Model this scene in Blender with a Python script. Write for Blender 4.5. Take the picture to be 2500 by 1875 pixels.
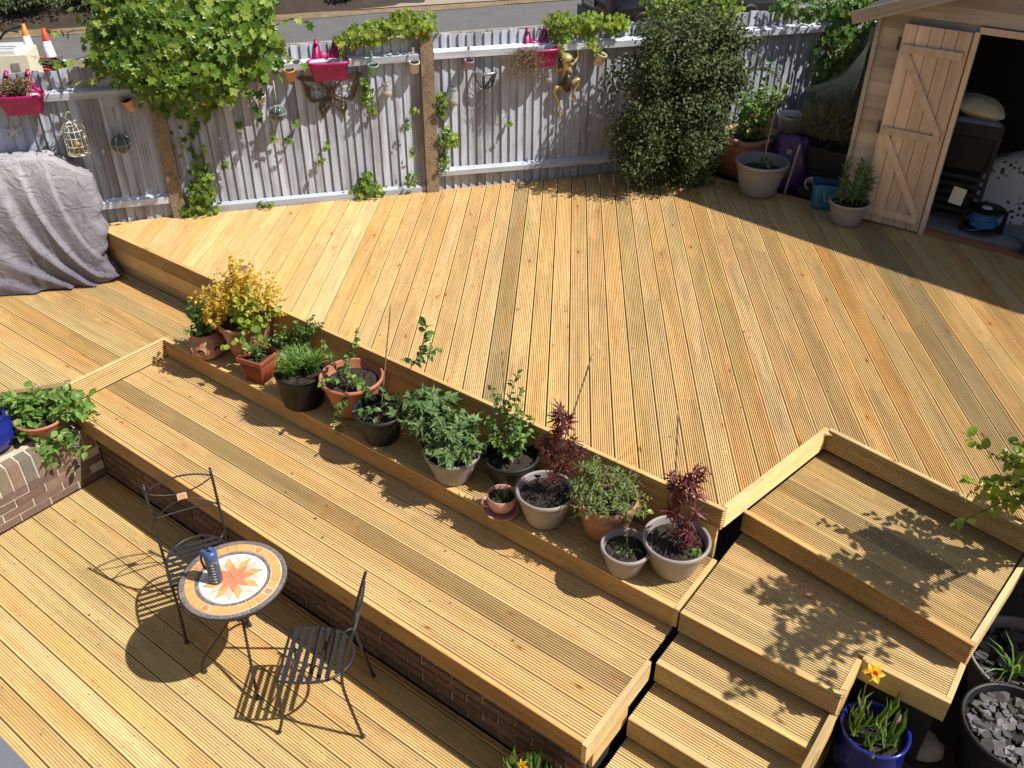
import bpy, math, random
import numpy as np
from mathutils import Vector, Matrix
PI = math.pi
SC = bpy.context.scene
COL = SC.collection
for _o in list(bpy.data.objects):
    bpy.data.objects.remove(_o)

# ------------------------------------------------------------------ camera, sky, sun, exposure
CAM = Vector((0, 0, 4.45))
FWD = Vector((-0.4943, 0.6608, -0.5648)); RGT = Vector((0.7989, 0.6015, 0.0054)).normalized()
RGT = (RGT - FWD.normalized() * RGT.dot(FWD.normalized())).normalized()
FWD.normalize(); UPV = RGT.cross(FWD)
cam_data = bpy.data.cameras.new('camera'); cam = bpy.data.objects.new('camera', cam_data); COL.objects.link(cam)
m = Matrix((RGT, UPV, -FWD)).transposed().to_4x4(); m.translation = CAM
cam.matrix_world = m
cam_data.sensor_width = 36; cam_data.lens = 2171.05 / 2500 * 36
cam_data.clip_start = 0.05; cam_data.clip_end = 400
SC.camera = cam
SUND = Vector((0.69, 0.27, 1.0)).normalized()
world = bpy.data.worlds.new('World'); SC.world = world; world.use_nodes = True
wn = world.node_tree; wn.nodes.clear()
sky = wn.nodes.new('ShaderNodeTexSky'); sky.sky_type = 'NISHITA'; sky.sun_disc = False
sky.sun_elevation = math.asin(SUND.z); sky.sun_rotation = math.atan2(SUND.x, SUND.y)
bg = wn.nodes.new('ShaderNodeBackground'); bg.inputs[1].default_value = 0.078
wo = wn.nodes.new('ShaderNodeOutputWorld')
wn.links.new(sky.outputs[0], bg.inputs[0]); wn.links.new(bg.outputs[0], wo.inputs[0])
sd = bpy.data.lights.new('sun', 'SUN'); sd.energy = 4.8; sd.angle = math.radians(0.53); sd.color = (1.0, 0.945, 0.86)
sun = bpy.data.objects.new('sun', sd); COL.objects.link(sun)
sun.rotation_euler = (-SUND).to_track_quat('-Z', 'Y').to_euler(); sun.location = (6, 3, 12)
SC.view_settings.view_transform = 'Standard'; SC.view_settings.look = 'None'
SC.view_settings.exposure = 0.42; SC.view_settings.gamma = 1
SC.view_settings.use_curve_mapping = False
SC.render.engine = 'CYCLES'
SC.cycles.use_denoising = True
SC.cycles.filter_width = 1.5
SC.cycles.max_bounces = 6; SC.cycles.transparent_max_bounces = 8

# ------------------------------------------------------------------ helpers
RH = Vector((0.801, 0.599, 0)); FH = Vector((-0.599, 0.801, 0)); ZZ = Vector((0, 0, 1))
def L3(r, u, d=0.0):
    return RH * r + FH * d + ZZ * u
def srgb(r, g, b):
    f = lambda c: (c / 255 / 12.92) if c <= 10 else ((c / 255 + 0.055) / 1.055) ** 2.4
    return (f(r), f(g), f(b), 1)

class MB:
    """collects geometry for one mesh"""
    def __init__(s): s.v = []; s.f = []; s.mi = []; s.sm = []
    def face(s, idx, mi=0, sm=False): s.f.append(idx); s.mi.append(mi); s.sm.append(sm)
    def add(s, vs, fs, mi=0, sm=False):
        o = len(s.v); s.v += [tuple(p) for p in vs]
        for f in fs: s.face([o + i for i in f], mi, sm)
    def box(s, c, d, rot=None, mi=0, taper=1.0):
        c = Vector(c); vs = []
        for z in (-1, 1):
            k = taper if z > 0 else 1
            for x, y in ((-1, -1), (1, -1), (1, 1), (-1, 1)):
                p = Vector((x * d[0] / 2 * k, y * d[1] / 2 * k, z * d[2] / 2))
                if rot is not None: p = rot @ p
                vs.append(c + p)
        s.add(vs, [(3, 2, 1, 0), (4, 5, 6, 7), (0, 1, 5, 4), (1, 2, 6, 5), (2, 3, 7, 6), (3, 0, 4, 7)], mi)
        return s
    def tube(s, pts, r, n=6, mi=0, cap=True):
        pts = [Vector(p) for p in pts]; N = len(pts)
        rr = r if isinstance(r, (list, tuple)) else [r] * N
        o = len(s.v); ref = None
        for i, p in enumerate(pts):
            t = (pts[min(i + 1, N - 1)] - pts[max(i - 1, 0)])
            if t.length < 1e-9: t = Vector((0, 0, 1))
            t.normalize()
            if ref is None: ref = Vector((1, 0, 0)) if abs(t.x) < 0.8 else Vector((0, 1, 0))
            a = (ref - t * ref.dot(t)).normalized(); b = t.cross(a); ref = a
            for k in range(n):
                an = 2 * PI * k / n
                s.v.append(tuple(p + (a * math.cos(an) + b * math.sin(an)) * rr[i]))
        for i in range(N - 1):
            for k in range(n):
                k2 = (k + 1) % n
                s.face([o + i * n + k, o + i * n + k2, o + (i + 1) * n + k2, o + (i + 1) * n + k], mi, True)
        if cap:
            s.face([o + k for k in range(n)][::-1], mi); s.face([o + (N - 1) * n + k for k in range(n)], mi)
        return s
    def lathe(s, prof, n=36, c=(0, 0, 0), mi=0, sm=True, cap0=True, cap1=False, sx=1, sy=1):
        o = len(s.v); c = Vector(c)
        for (r, z) in prof:
            for k in range(n):
                a = 2 * PI * k / n
                s.v.append((c.x + r * math.cos(a) * sx, c.y + r * math.sin(a) * sy, c.z + z))
        for i in range(len(prof) - 1):
            for k in range(n):
                k2 = (k + 1) % n
                s.face([o + i * n + k, o + i * n + k2, o + (i + 1) * n + k2, o + (i + 1) * n + k], mi, sm)
        if cap0: s.face([o + k for k in range(n)][::-1], mi)
        if cap1: s.face([o + (len(prof) - 1) * n + k for k in range(n)], mi)
        return s
    def sphere(s, c, r, n=12, m=8, mi=0, rot=None):
        c = Vector(c); r = (r, r, r) if not isinstance(r, (tuple, list)) else r
        o = len(s.v)
        for i in range(m + 1):
            t = PI * i / m
            for k in range(n):
                a = 2 * PI * k / n
                p = Vector((r[0] * math.sin(t) * math.cos(a), r[1] * math.sin(t) * math.sin(a), r[2] * math.cos(t)))
                if rot is not None: p = rot @ p
                s.v.append(tuple(c + p))
        for i in range(m):
            for k in range(n):
                k2 = (k + 1) % n
                s.face([o + i * n + k, o + (i + 1) * n + k, o + (i + 1) * n + k2, o + i * n + k2], mi, True)
        return s
    def mesh(s, name, mats):
        me = bpy.data.meshes.new(name)
        me.from_pydata(s.v, [], s.f)
        for mt in (mats if isinstance(mats, (list, tuple)) else [mats]): me.materials.append(mt)
        me.polygons.foreach_set('material_index', s.mi)
        me.polygons.foreach_set('use_smooth', s.sm)
        me.update()
        return me
    def build(s, name, mats, parent=None, loc=None, rotz=None, mat=None, kind=None):
        return link(name, s.mesh(name, mats), parent, loc, rotz, mat, kind)

def link(name, me, parent=None, loc=None, rotz=None, mat=None, kind=None):
    o = bpy.data.objects.new(name, me); COL.objects.link(o)
    if parent is not None: o.parent = parent
    if mat is not None: o.matrix_basis = mat
    if loc is not None: o.location = loc
    if rotz is not None: o.rotation_euler = (0, 0, rotz)
    if kind: o['kind'] = kind
    return o
def thing(name, label, cat, loc=(0, 0, 0), rotz=0.0, group=None):
    o = bpy.data.objects.new(name, None); COL.objects.link(o); o.empty_display_size = 0.1
    o.location = loc; o.rotation_euler = (0, 0, rotz)
    return tag(o, label, cat, group)
def tag(o, label, cat, group=None):
    o['label'] = label; o['category'] = cat
    if group: o['group'] = group
    return o
def struct(name):
    o = bpy.data.objects.new(name, None); COL.objects.link(o); o['kind'] = 'structure'; return o
def frame(xa, ya, za, org):
    mm = Matrix((Vector(xa).normalized(), Vector(ya).normalized(), Vector(za).normalized())).transposed().to_4x4()
    mm.translation = Vector(org); return mm
def bez(pts, n=8):
    """Catmull-Rom through points"""
    P = [Vector(p) for p in pts]; out = []
    for i in range(len(P) - 1):
        p0 = P[max(i - 1, 0)]; p1 = P[i]; p2 = P[i + 1]; p3 = P[min(i + 2, len(P) - 1)]
        for k in range(n):
            t = k / n
            out.append(0.5 * ((2 * p1) + (p2 - p0) * t + (2 * p0 - 5 * p1 + 4 * p2 - p3) * t * t + (3 * p1 - p0 - 3 * p2 + p3) * t ** 3))
    out.append(P[-1]); return out

# ------------------------------------------------------------------ materials
class MT:
    def __init__(s, name):
        s.m = bpy.data.materials.new(name); s.m.use_nodes = True; s.t = s.m.node_tree; s.t.nodes.clear()
        s.out = s.n('ShaderNodeOutputMaterial')
        s.p = s.n('ShaderNodeBsdfPrincipled'); s.l(s.p.outputs[0], s.out.inputs[0])
    def n(s, ty, **kw):
        nd = s.t.nodes.new(ty)
        for k, v in kw.items(): setattr(nd, k, v)
        return nd
    def l(s, a, b): s.t.links.new(a, b)
    def set(s, **kw):
        for k, v in kw.items(): s.p.inputs[k.replace('_', ' ')].default_value = v
        return s
    def coord(s, scale=(1, 1, 1), rnd=True, kind='Object'):
        tc = s.n('ShaderNodeTexCoord'); mp = s.n('ShaderNodeMapping'); s.l(tc.outputs[kind], mp.inputs[0])
        mp.inputs['Scale'].default_value = scale
        if rnd:
            oi = s.n('ShaderNodeObjectInfo'); mu = s.n('ShaderNodeVectorMath', operation='SCALE')
            mu.inputs[0].default_value = (37.1, 91.7, 53.3); s.l(oi.outputs['Random'], mu.inputs['Scale'])
            s.l(mu.outputs[0], mp.inputs['Location'])
        return mp.outputs[0]
    def noise(s, vec, scale=5, detail=4, rough=0.6, dist=0.0):
        nn = s.n('ShaderNodeTexNoise'); s.l(vec, nn.inputs['Vector'])
        nn.inputs['Scale'].default_value = scale; nn.inputs['Detail'].default_value = detail
        nn.inputs['Roughness'].default_value = rough; nn.inputs['Distortion'].default_value = dist
        return nn.outputs[0]
    def ramp(s, fac, stops):
        r = s.n('ShaderNodeValToRGB'); s.l(fac, r.inputs[0]); e = r.color_ramp.elements
        while len(e) < len(stops): e.new(0.5)
        for i, (p, c) in enumerate(stops):
            e[i].position = p; e[i].color = c if isinstance(c, (tuple, list)) else (c, c, c, 1)
        return r.outputs[0]
    def mix(s, fac, a, b, mode='MIX'):
        x = s.n('ShaderNodeMix', data_type='RGBA', blend_type=mode)
        if isinstance(fac, (int, float)): x.inputs[0].default_value = fac
        else: s.l(fac, x.inputs[0])
        for i, v in ((6, a), (7, b)):
            if isinstance(v, (tuple, list)): x.inputs[i].default_value = v if len(v) == 4 else (*v, 1)
            else: s.l(v, x.inputs[i])
        return x.outputs[2]
    def math(s, op, a, b=None, c=None):
        x = s.n('ShaderNodeMath', operation=op)
        for i, v in enumerate((a, b, c)):
            if v is None: continue
            if isinstance(v, (int, float)): x.inputs[i].default_value = v
            else: s.l(v, x.inputs[i])
        return x.outputs[0]
    def bump(s, h, strength=0.3, dist=0.01):
        b = s.n('ShaderNodeBump'); b.inputs['Strength'].default_value = strength; b.inputs['Distance'].default_value = dist
        s.l(h, b.inputs['Height']); s.l(b.outputs[0], s.p.inputs['Normal'])
    def col(s, c): s.l(c, s.p.inputs['Base Color'])

def simple(name, c, rough=0.6, var=0.12, scale=9, bump=0.0, metal=0.0, spec=0.5, objcol=False, stain=None):
    """one colour broken up by two noises"""
    M = MT(name); v = M.coord((1, 1, 1)); a = M.noise(v, scale, 5, 0.65)
    b = M.noise(v, scale * 7, 3, 0.6)
    f = M.math('ADD', M.math('MULTIPLY', a, 0.7), M.math('MULTIPLY', b, 0.3))
    k = M.ramp(f, [(0.3, 1 - var), (0.72, 1 + var)])
    if objcol:
        oi = M.n('ShaderNodeObjectInfo'); M.col(M.mix(1.0, oi.outputs['Color'], k, 'MULTIPLY'))
    else:
        cc = M.mix(1.0, c, k, 'MULTIPLY')
        if stain:
            for (sc_, th, am), sv in stain: cc = M.mix(M.ramp(M.noise(v, sc_, 5, 0.7), [(th, 0.0), (th + 0.14, am)]), cc, sv)
        M.col(cc)
    M.set(Roughness=rough, Metallic=metal); M.p.inputs['Specular IOR Level'].default_value = spec
    r = M.ramp(a, [(0.3, rough - 0.08), (0.7, min(1, rough + 0.1))]); M.l(r, M.p.inputs['Roughness'])
    if bump: M.bump(f, bump, 0.01)
    return M.m

def decking(name='decking_timber'):
    """green treated softwood: long grain, growth ring flames, knots, tint from the object's own colour"""
    M = MT(name); oi = M.n('ShaderNodeObjectInfo')
    tc = M.n('ShaderNodeTexCoord')
    off = M.n('ShaderNodeVectorMath', operation='SCALE'); off.inputs[0].default_value = (71.3, 17.9, 3.1)
    M.l(oi.outputs['Random'], off.inputs['Scale'])
    ad = M.n('ShaderNodeVectorMath', operation='ADD'); M.l(tc.outputs['Object'], ad.inputs[0]); M.l(off.outputs[0], ad.inputs[1])
    P = ad.outputs[0]
    def mp(sc):
        x = M.n('ShaderNodeMapping'); x.inputs['Scale'].default_value = sc; M.l(P, x.inputs[0]); return x.outputs[0]
    fine = M.noise(mp((2.5, 90, 30)), 1, 5, 0.7)
    mid = M.noise(mp((0.9, 16, 6)), 1, 4, 0.6, 0.4)
    blot = M.noise(mp((1.6, 3.5, 2)), 1, 4, 0.55)
    # growth ring flames: a saw tooth along the board, bent by noise and by the distance from the board's middle
    sx = M.n('ShaderNodeSeparateXYZ'); M.l(P, sx.inputs[0])
    so = M.n('ShaderNodeSeparateXYZ'); M.l(tc.outputs['Object'], so.inputs[0])
    y2 = M.math('MULTIPLY', M.math('MULTIPLY', so.outputs[1], so.outputs[1]), 34)
    ph = M.math('ADD', M.math('ADD', M.math('MULTIPLY', sx.outputs[0], 0.45), y2), M.math('MULTIPLY', blot, 1.5))
    saw = M.math('FRACT', ph)
    flame = M.ramp(saw, [(0.0, 0.93), (0.6, 1.0), (0.965, 1.07), (0.985, 1.12), (1.0, 0.92)])
    # knots
    vo = M.n('ShaderNodeTexVoronoi'); M.l(mp((2.4, 7.0, 1)), vo.inputs['Vector']); vo.inputs['Scale'].default_value = 1.25
    wob = M.math('ADD', vo.outputs['Distance'], M.math('MULTIPLY', M.math('SUBTRACT', fine, 0.5), 0.10))
    knot = M.ramp(wob, [(0.035, 1.0), (0.070, 0.30), (0.13, 0.0)])
    sc = M.n('ShaderNodeSeparateColor'); M.l(vo.outputs['Color'], sc.inputs[0])
    knot = M.math('MULTIPLY', knot, M.math('GREATER_THAN', sc.outputs[0], 0.30))
    base = M.mix(1.0, oi.outputs['Color'], M.ramp(mid, [(0.25, 0.80), (0.5, 1.0), (0.78, 1.14)]), 'MULTIPLY')
    base = M.mix(1.0, base, M.ramp(fine, [(0.3, 0.76), (0.5, 1.0), (0.8, 1.16)]), 'MULTIPLY')
    base = M.mix(0.85, base, flame, 'MULTIPLY')
    # orange heartwood and green treatment streaks
    orange = M.mix(1.0, base, (1.08, 0.86, 0.62, 1), 'MULTIPLY')
    base = M.mix(M.ramp(M.noise(mp((0.55, 5, 3)), 1, 3, 0.5), [(0.5, 0.0), (0.70, 0.55)]), base, orange)
    green = M.mix(1.0, base, (0.80, 0.98, 0.78, 1), 'MULTIPLY')
    gf = M.math('MULTIPLY', M.ramp(M.noise(mp((0.7, 4, 5)), 1, 3, 0.5), [(0.54, 0.0), (0.76, 0.8)]), 0.55)
    base = M.mix(gf, base, green)
    halo = M.math('MULTIPLY', M.ramp(wob, [(0.06, 1.0), (0.30, 0.0)]), M.math('GREATER_THAN', sc.outputs[0], 0.30))
    base = M.mix(M.math('MULTIPLY', halo, 0.45), base, M.mix(1.0, base, (1.10, 0.80, 0.58, 1), 'MULTIPLY'))
    base = M.mix(M.math('MULTIPLY', knot, 0.85), base, (0.10, 0.05, 0.022, 1))
    grime = M.ramp(M.noise(mp((1.3, 2.2, 2)), 1, 6, 0.72), [(0.56, 0.0), (0.74, 0.55)])
    base = M.mix(grime, base, M.mix(1.0, base, (0.72, 0.72, 0.74, 1), 'MULTIPLY'))
    speck = M.ramp(M.noise(mp((30, 60, 30)), 1, 2, 0.5), [(0.70, 0.0), (0.76, 0.5)])
    base = M.mix(speck, base, (0.12, 0.07, 0.035, 1))
    # weather and dirt lodged in the flutes and gaps
    M.col(base); M.set(Roughness=0.62); M.p.inputs['Specular IOR Level'].default_value = 0.3
    M.bump(M.math('ADD', fine, M.math('MULTIPLY', mid, 0.6)), 0.25, 0.004)
    return M.m

def painted_wood(name, c, bare, amount=0.45, vertical=True):
    """thin paint worn through to the wood, streaked along the grain (local X or Z)"""
    M = MT(name); sc1 = (60, 60, 2.2) if vertical else (2.2, 60, 60)
    sc2 = (14, 14, 1.1) if vertical else (1.1, 14, 14)
    a = M.noise(M.coord(sc1), 1, 4, 0.7); b = M.noise(M.coord(sc2), 1, 4, 0.6, 0.5); d = M.noise(M.coord((3, 3, 3)), 1, 4, 0.6)
    f = M.math('ADD', M.math('ADD', M.math('MULTIPLY', a, 0.3), M.math('MULTIPLY', b, 0.45)), M.math('MULTIPLY', d, 0.25))
    wear = M.ramp(f, [(0.47, 0.0), (0.57, amount)])
    oi = M.n('ShaderNodeObjectInfo'); tone = M.ramp(oi.outputs['Random'], [(0, 0.74), (1, 1.12)])
    base = M.mix(wear, c, bare); base = M.mix(1.0, base, tone, 'MULTIPLY')
    base = M.mix(1.0, base, M.ramp(a, [(0.3, 0.86), (0.7, 1.1)]), 'MULTIPLY')
    M.col(base); M.set(Roughness=0.7); M.p.inputs['Specular IOR Level'].default_value = 0.25
    M.bump(f, 0.3, 0.004)
    return M.m

def leafmat(name, stops, rough=0.42, trans=0.35, spec=0.5):
    """leaf colour picked per leaf, light shining through"""
    M = MT(name); oi = M.n('ShaderNodeObjectInfo'); ge = M.n('ShaderNodeNewGeometry')
    r = M.math('FRACT', M.math('ADD', oi.outputs['Random'], ge.outputs['Random Per Island']))
    n = M.noise(M.coord((1, 1, 1)), 60, 3, 0.6)
    c = M.ramp(r, stops); c = M.mix(1.0, c, M.ramp(n, [(0.3, 0.82), (0.7, 1.15)]), 'MULTIPLY')
    M.col(c); M.set(Roughness=rough); M.p.inputs['Specular IOR Level'].default_value = spec
    tr = M.n('ShaderNodeBsdfTranslucent'); M.l(M.mix(1.0, c, (1.25, 1.2, 0.6, 1), 'MULTIPLY'), tr.inputs[0])
    mx = M.n('ShaderNodeMixShader'); mx.inputs[0].default_value = trans
    M.l(M.p.outputs[0], mx.inputs[1]); M.l(tr.outputs[0], mx.inputs[2]); M.l(mx.outputs[0], M.out.inputs[0])
    return M.m

WOOD = decking()
M_FENCE = painted_wood('fence_paint', (0.49, 0.535, 0.635, 1), (0.25, 0.235, 0.25, 1), 0.8)
M_RAIL = painted_wood('rail_paint', (0.60, 0.66, 0.76, 1), (0.30, 0.27, 0.24, 1), 0.5, False)
M_SHED = painted_wood('shed_wash', (0.47, 0.405, 0.33, 1), (0.30, 0.245, 0.195, 1), 0.7, False)
M_DOOR = painted_wood('door_wash', (0.68, 0.52, 0.385, 1), (0.45, 0.32, 0.22, 1), 0.45)
def m_concrete_post():
    M = MT('pebbly_post'); v = M.coord()
    vo = M.n('ShaderNodeTexVoronoi'); M.l(v, vo.inputs['Vector']); vo.inputs['Scale'].default_value = 95
    c = M.mix(vo.outputs['Color'], (0.17, 0.115, 0.07, 1), (0.36, 0.27, 0.18, 1))
    n = M.noise(v, 6, 5, 0.7)
    c = M.mix(M.ramp(n, [(0.45, 0), (0.65, 0.7)]), c, (0.10, 0.06, 0.03, 1))
    M.col(c); M.set(Roughness=0.9); M.bump(vo.outputs['Distance'], 0.5, 0.006); return M.m
M_POST = m_concrete_post()
def m_brick():
    M = MT('brick_clay'); oi = M.n('ShaderNodeObjectInfo'); v = M.coord()
    n = M.noise(v, 18, 5, 0.7); n2 = M.noise(v, 5, 3, 0.6)
    c = M.mix(1.0, oi.outputs['Color'], M.ramp(n, [(0.3, 0.7), (0.7, 1.2)]), 'MULTIPLY')
    c = M.mix(M.ramp(n2, [(0.55, 0), (0.75, 0.55)]), c, (0.36, 0.32, 0.26, 1))
    M.col(c); M.set(Roughness=0.9); M.bump(n, 0.5, 0.006); return M.m
M_BRICK = m_brick()
M_MORTAR = simple('mortar', (0.55, 0.49, 0.385, 1), 0.95, 0.35, 14, 0.5)
M_SOIL = simple('compost', (0.034, 0.024, 0.017, 1), 0.95, 0.65, 60, 1.0)
M_EARTH = simple('bare_earth', (0.055, 0.042, 0.03, 1), 0.95, 0.5, 8, 0.8)
M_CONC = simple('old_concrete', (0.30, 0.27, 0.22, 1), 0.9, 0.3, 7, 0.4)
M_ASPH = simple('asphalt', (0.125, 0.12, 0.115, 1), 0.9, 0.18, 3, 0.3)
M_IRON = simple('black_iron', (0.024, 0.024, 0.027, 1), 0.45, 0.2, 30, 0.1)
M_TERRA = simple('terracotta', (0.36, 0.165, 0.10, 1), 0.85, 0.28, 12, 0.2, stain=[((9, 0.52, 0.6), (0.50, 0.38, 0.30, 1)), ((14, 0.58, 0.6), (0.14, 0.10, 0.065, 1))])
M_TERRAPL = simple('terracotta_plastic', (0.40, 0.15, 0.09, 1), 0.55, 0.10, 8, stain=[((11, 0.56, 0.35), (0.46, 0.27, 0.19, 1)), ((30, 0.62, 0.4), (0.16, 0.09, 0.06, 1))])
M_REDPL = simple('red_brown_plastic', (0.29, 0.075, 0.035, 1), 0.5, 0.1, 8)
M_TAUPE = simple('taupe_plastic', (0.285, 0.245, 0.23, 1), 0.5, 0.08, 6, stain=[((10, 0.54, 0.4), (0.21, 0.175, 0.15, 1)), ((34, 0.64, 0.5), (0.11, 0.085, 0.065, 1))])
M_TAUPEIN = simple('taupe_plastic_inside', (0.29, 0.255, 0.25, 1), 0.5, 0.08, 6)
M_BLACKPL = simple('black_plastic', (0.008, 0.008, 0.008, 1), 0.5, 0.25, 14, spec=0.25, stain=[((16, 0.6, 0.4), (0.045, 0.038, 0.03, 1))])
M_DGREY = simple('dark_grey_plastic', (0.020, 0.021, 0.023, 1), 0.5, 0.2, 10, spec=0.3)
M_PINKGL = simple('pink_glaze', (0.52, 0.27, 0.23, 1), 0.18, 0.08, 8)
M_BLUEGL = simple('blue_glaze', (0.012, 0.022, 0.20, 1), 0.16, 0.25, 9)
M_MAGENTA = simple('magenta_plastic', (0.36, 0.006, 0.11, 1), 0.4, 0.10, 6, stain=[((12, 0.56, 0.35), (0.26, 0.02, 0.09, 1))])
M_CANE = simple('bamboo_cane', (0.30, 0.22, 0.14, 1), 0.6, 0.25, 30)
M_STEM = simple('plant_stem', (0.14, 0.13, 0.05, 1), 0.7, 0.3, 40)
M_TWIG = simple('brown_twig', (0.12, 0.075, 0.045, 1), 0.85, 0.3, 40)
M_REDSTEM = simple('red_stem', (0.12, 0.035, 0.03, 1), 0.6, 0.3, 40)
M_PALE = simple('pale_plastic', (0.55, 0.55, 0.53, 1), 0.45, 0.08, 8)
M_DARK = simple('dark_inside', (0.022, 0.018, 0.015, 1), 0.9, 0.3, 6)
M_SLATE = simple('slate_chip', (1, 1, 1, 1), 0.6, 0.3, 20, 0.3, objcol=True)
M_OBJ = simple('tinted', (1, 1, 1, 1), 0.55, 0.10, 14, 0.0, objcol=True)
M_OBJGL = simple('tinted_gloss', (1, 1, 1, 1), 0.25, 0.08, 14, 0.0, objcol=True)
M_OBJM = simple('tinted_matt', (1, 1, 1, 1), 0.9, 0.25, 22, 0.3, objcol=True)
# ------------------------------------------------------------------ leaves
def quad_leaf(ws, ys, zs, fold=0.12):
    """midrib leaf: half widths ws at ys, height zs"""
    v = []; f = []
    for w, y, z in zip(ws, ys, zs):
        v += [(-w, y, z + fold * w * 2), (0, y, z), (w, y, z + fold * w * 2)]
    for i in range(len(ws) - 1):
        a = 3 * i
        for (p, q) in ((0, 1), (1, 2)):
            f += [(a + p, a + q, a + 3 + q), (a + p, a + 3 + q, a + 3 + p)]
    return np.array(v, float), np.array(f, int)
def fan_leaf(pts, c=(0, 0.3, -0.03)):
    v = [c] + list(pts); n = len(pts)
    return np.array(v, float), np.array([(0, 1 + i, 1 + (i + 1) % n) for i in range(n)], int)
def palm_leaf(lobes, w=0.1):
    v = []; f = []
    for a, ln in lobes:
        d = np.array([math.sin(a), math.cos(a), 0]); s = np.array([d[1], -d[0], 0]); o = len(v)
        v += [(0, 0, 0), tuple(d * ln * 0.42 + s * w + np.array([0, 0, 0.03])), tuple(d * ln + np.array([0, 0, -0.10 * ln])),
              tuple(d * ln * 0.42 - s * w + np.array([0, 0, 0.03]))]
        f += [(o, o + 1, o + 2), (o, o + 2, o + 3)]
    return np.array(v, float), np.array(f, int)
LEAF = {
 'ovate': quad_leaf([0.03, 0.27, 0.30, 0.17, 0.0], [0, 0.25, 0.5, 0.78, 1.0], [0, 0.05, 0.06, 0.02, -0.10]),
 'small': quad_leaf([0.02, 0.30, 0.0], [0, 0.45, 1.0], [0, 0.05, -0.06]),
 'lance': quad_leaf([0.03, 0.12, 0.11, 0.0], [0, 0.3, 0.65, 1.0], [0, 0.06, 0.05, -0.12]),
 'blade': quad_leaf([0.022, 0.022, 0.018, 0.0], [0, 0.35, 0.7, 1.0], [0, 0.06, 0.03, -0.18], 0.3),
 'round': fan_leaf([(0, 0, 0), (-.34, .12, .05), (-.5, .45, .06), (-.34, .8, .03), (0, .95, -.03), (.34, .8, .03), (.5, .45, .06), (.34, .12, .05)], (0, .42, -.02)),
 'ivy': fan_leaf([(0, 0.08, 0), (-.2, -.06, .02), (-.52, .12, .04), (-.34, .36, .05), (-.5, .62, .0), (-.2, .62, .05), (0, 1.0, -.08), (.2, .62, .05), (.5, .62, 0), (.34, .36, .05), (.52, .12, .04), (.2, -.06, .02)]),
 'maple': palm_leaf([(-2.0, .5), (-1.3, .8), (-.65, .98), (0, 1.05), (.65, .98), (1.3, .8), (2.0, .5)], 0.085),
 'tomato': palm_leaf([(-1.1, .45), (-.75, .75), (-.35, .62), (0, 1.0), (.35, .62), (.75, .75), (1.1, .45)], 0.13),
}
def leaf_mats(dirs, norms):
    y = dirs / np.linalg.norm(dirs, axis=1, keepdims=True)
    z = norms - (norms * y).sum(1, keepdims=True) * y
    z /= np.linalg.norm(z, axis=1, keepdims=True) + 1e-9
    x = np.cross(y, z)
    return np.stack([x, y, z], axis=2)
_leafmesh = {}
def leaves(parent, kind, pos, dirs, norms, size, mat, nobj=0, name='leaf', stuff='foliage'):
    """first nobj leaves (the biggest and nearest to the light) are objects, the rest one stuff part"""
    pos = np.asarray(pos, float); dirs = np.asarray(dirs, float); norms = np.asarray(norms, float); size = np.asarray(size, float)
    if len(pos) == 0: return
    if nobj:
        key = -(pos @ np.array([0.35, -0.45, 0.35])) * 1.0 - size * 2.0
        order = np.argsort(key); pos, dirs, norms, size = pos[order], dirs[order], norms[order], size[order]
    R = leaf_mats(dirs, norms); lv, lf = LEAF[kind]
    nobj = min(nobj, len(pos))
    if nobj:
        k = (kind, mat.name)
        if k not in _leafmesh:
            me = bpy.data.meshes.new(name); me.from_pydata([tuple(a) for a in lv], [], [tuple(int(i) for i in a) for a in lf]); me.materials.append(mat)
            _leafmesh[k] = me
        for i in range(nobj):
            mm = Matrix(((*(R[i, 0] * size[i]), pos[i, 0]), (*(R[i, 1] * size[i]), pos[i, 1]), (*(R[i, 2] * size[i]), pos[i, 2]), (0, 0, 0, 1)))
            link(name, _leafmesh[k], parent, mat=mm)
    if nobj < len(pos):
        p, Rr, s = pos[nobj:], R[nobj:], size[nobj:]
        V = np.einsum('nij,vj->nvi', Rr, lv) * s[:, None, None] + p[:, None, :]
        F = lf[None] + (np.arange(len(p)) * len(lv))[:, None, None]
        big_mesh(stuff, V.reshape(-1, 3), F.reshape(-1, 3), mat, parent, 'stuff')
def big_mesh(name, V, F, mat, parent=None, kind=None):
    me = bpy.data.meshes.new(name); n = len(F)
    me.vertices.add(len(V)); me.vertices.foreach_set('co', np.ascontiguousarray(V, dtype=np.float32).ravel())
    me.loops.add(n * 3); me.loops.foreach_set('vertex_index', np.ascontiguousarray(F, dtype=np.int32).ravel())
    me.polygons.add(n); me.polygons.foreach_set('loop_start', np.arange(n, dtype=np.int32) * 3)
    me.polygons.foreach_set('loop_total', np.full(n, 3, dtype=np.int32))
    me.materials.append(mat); me.update(calc_edges=True); me.validate()
    return link(name, me, parent, kind=kind)
class Rng(random.Random):
    def v3(s): return Vector((s.gauss(0, 1), s.gauss(0, 1), s.gauss(0, 1)))
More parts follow.
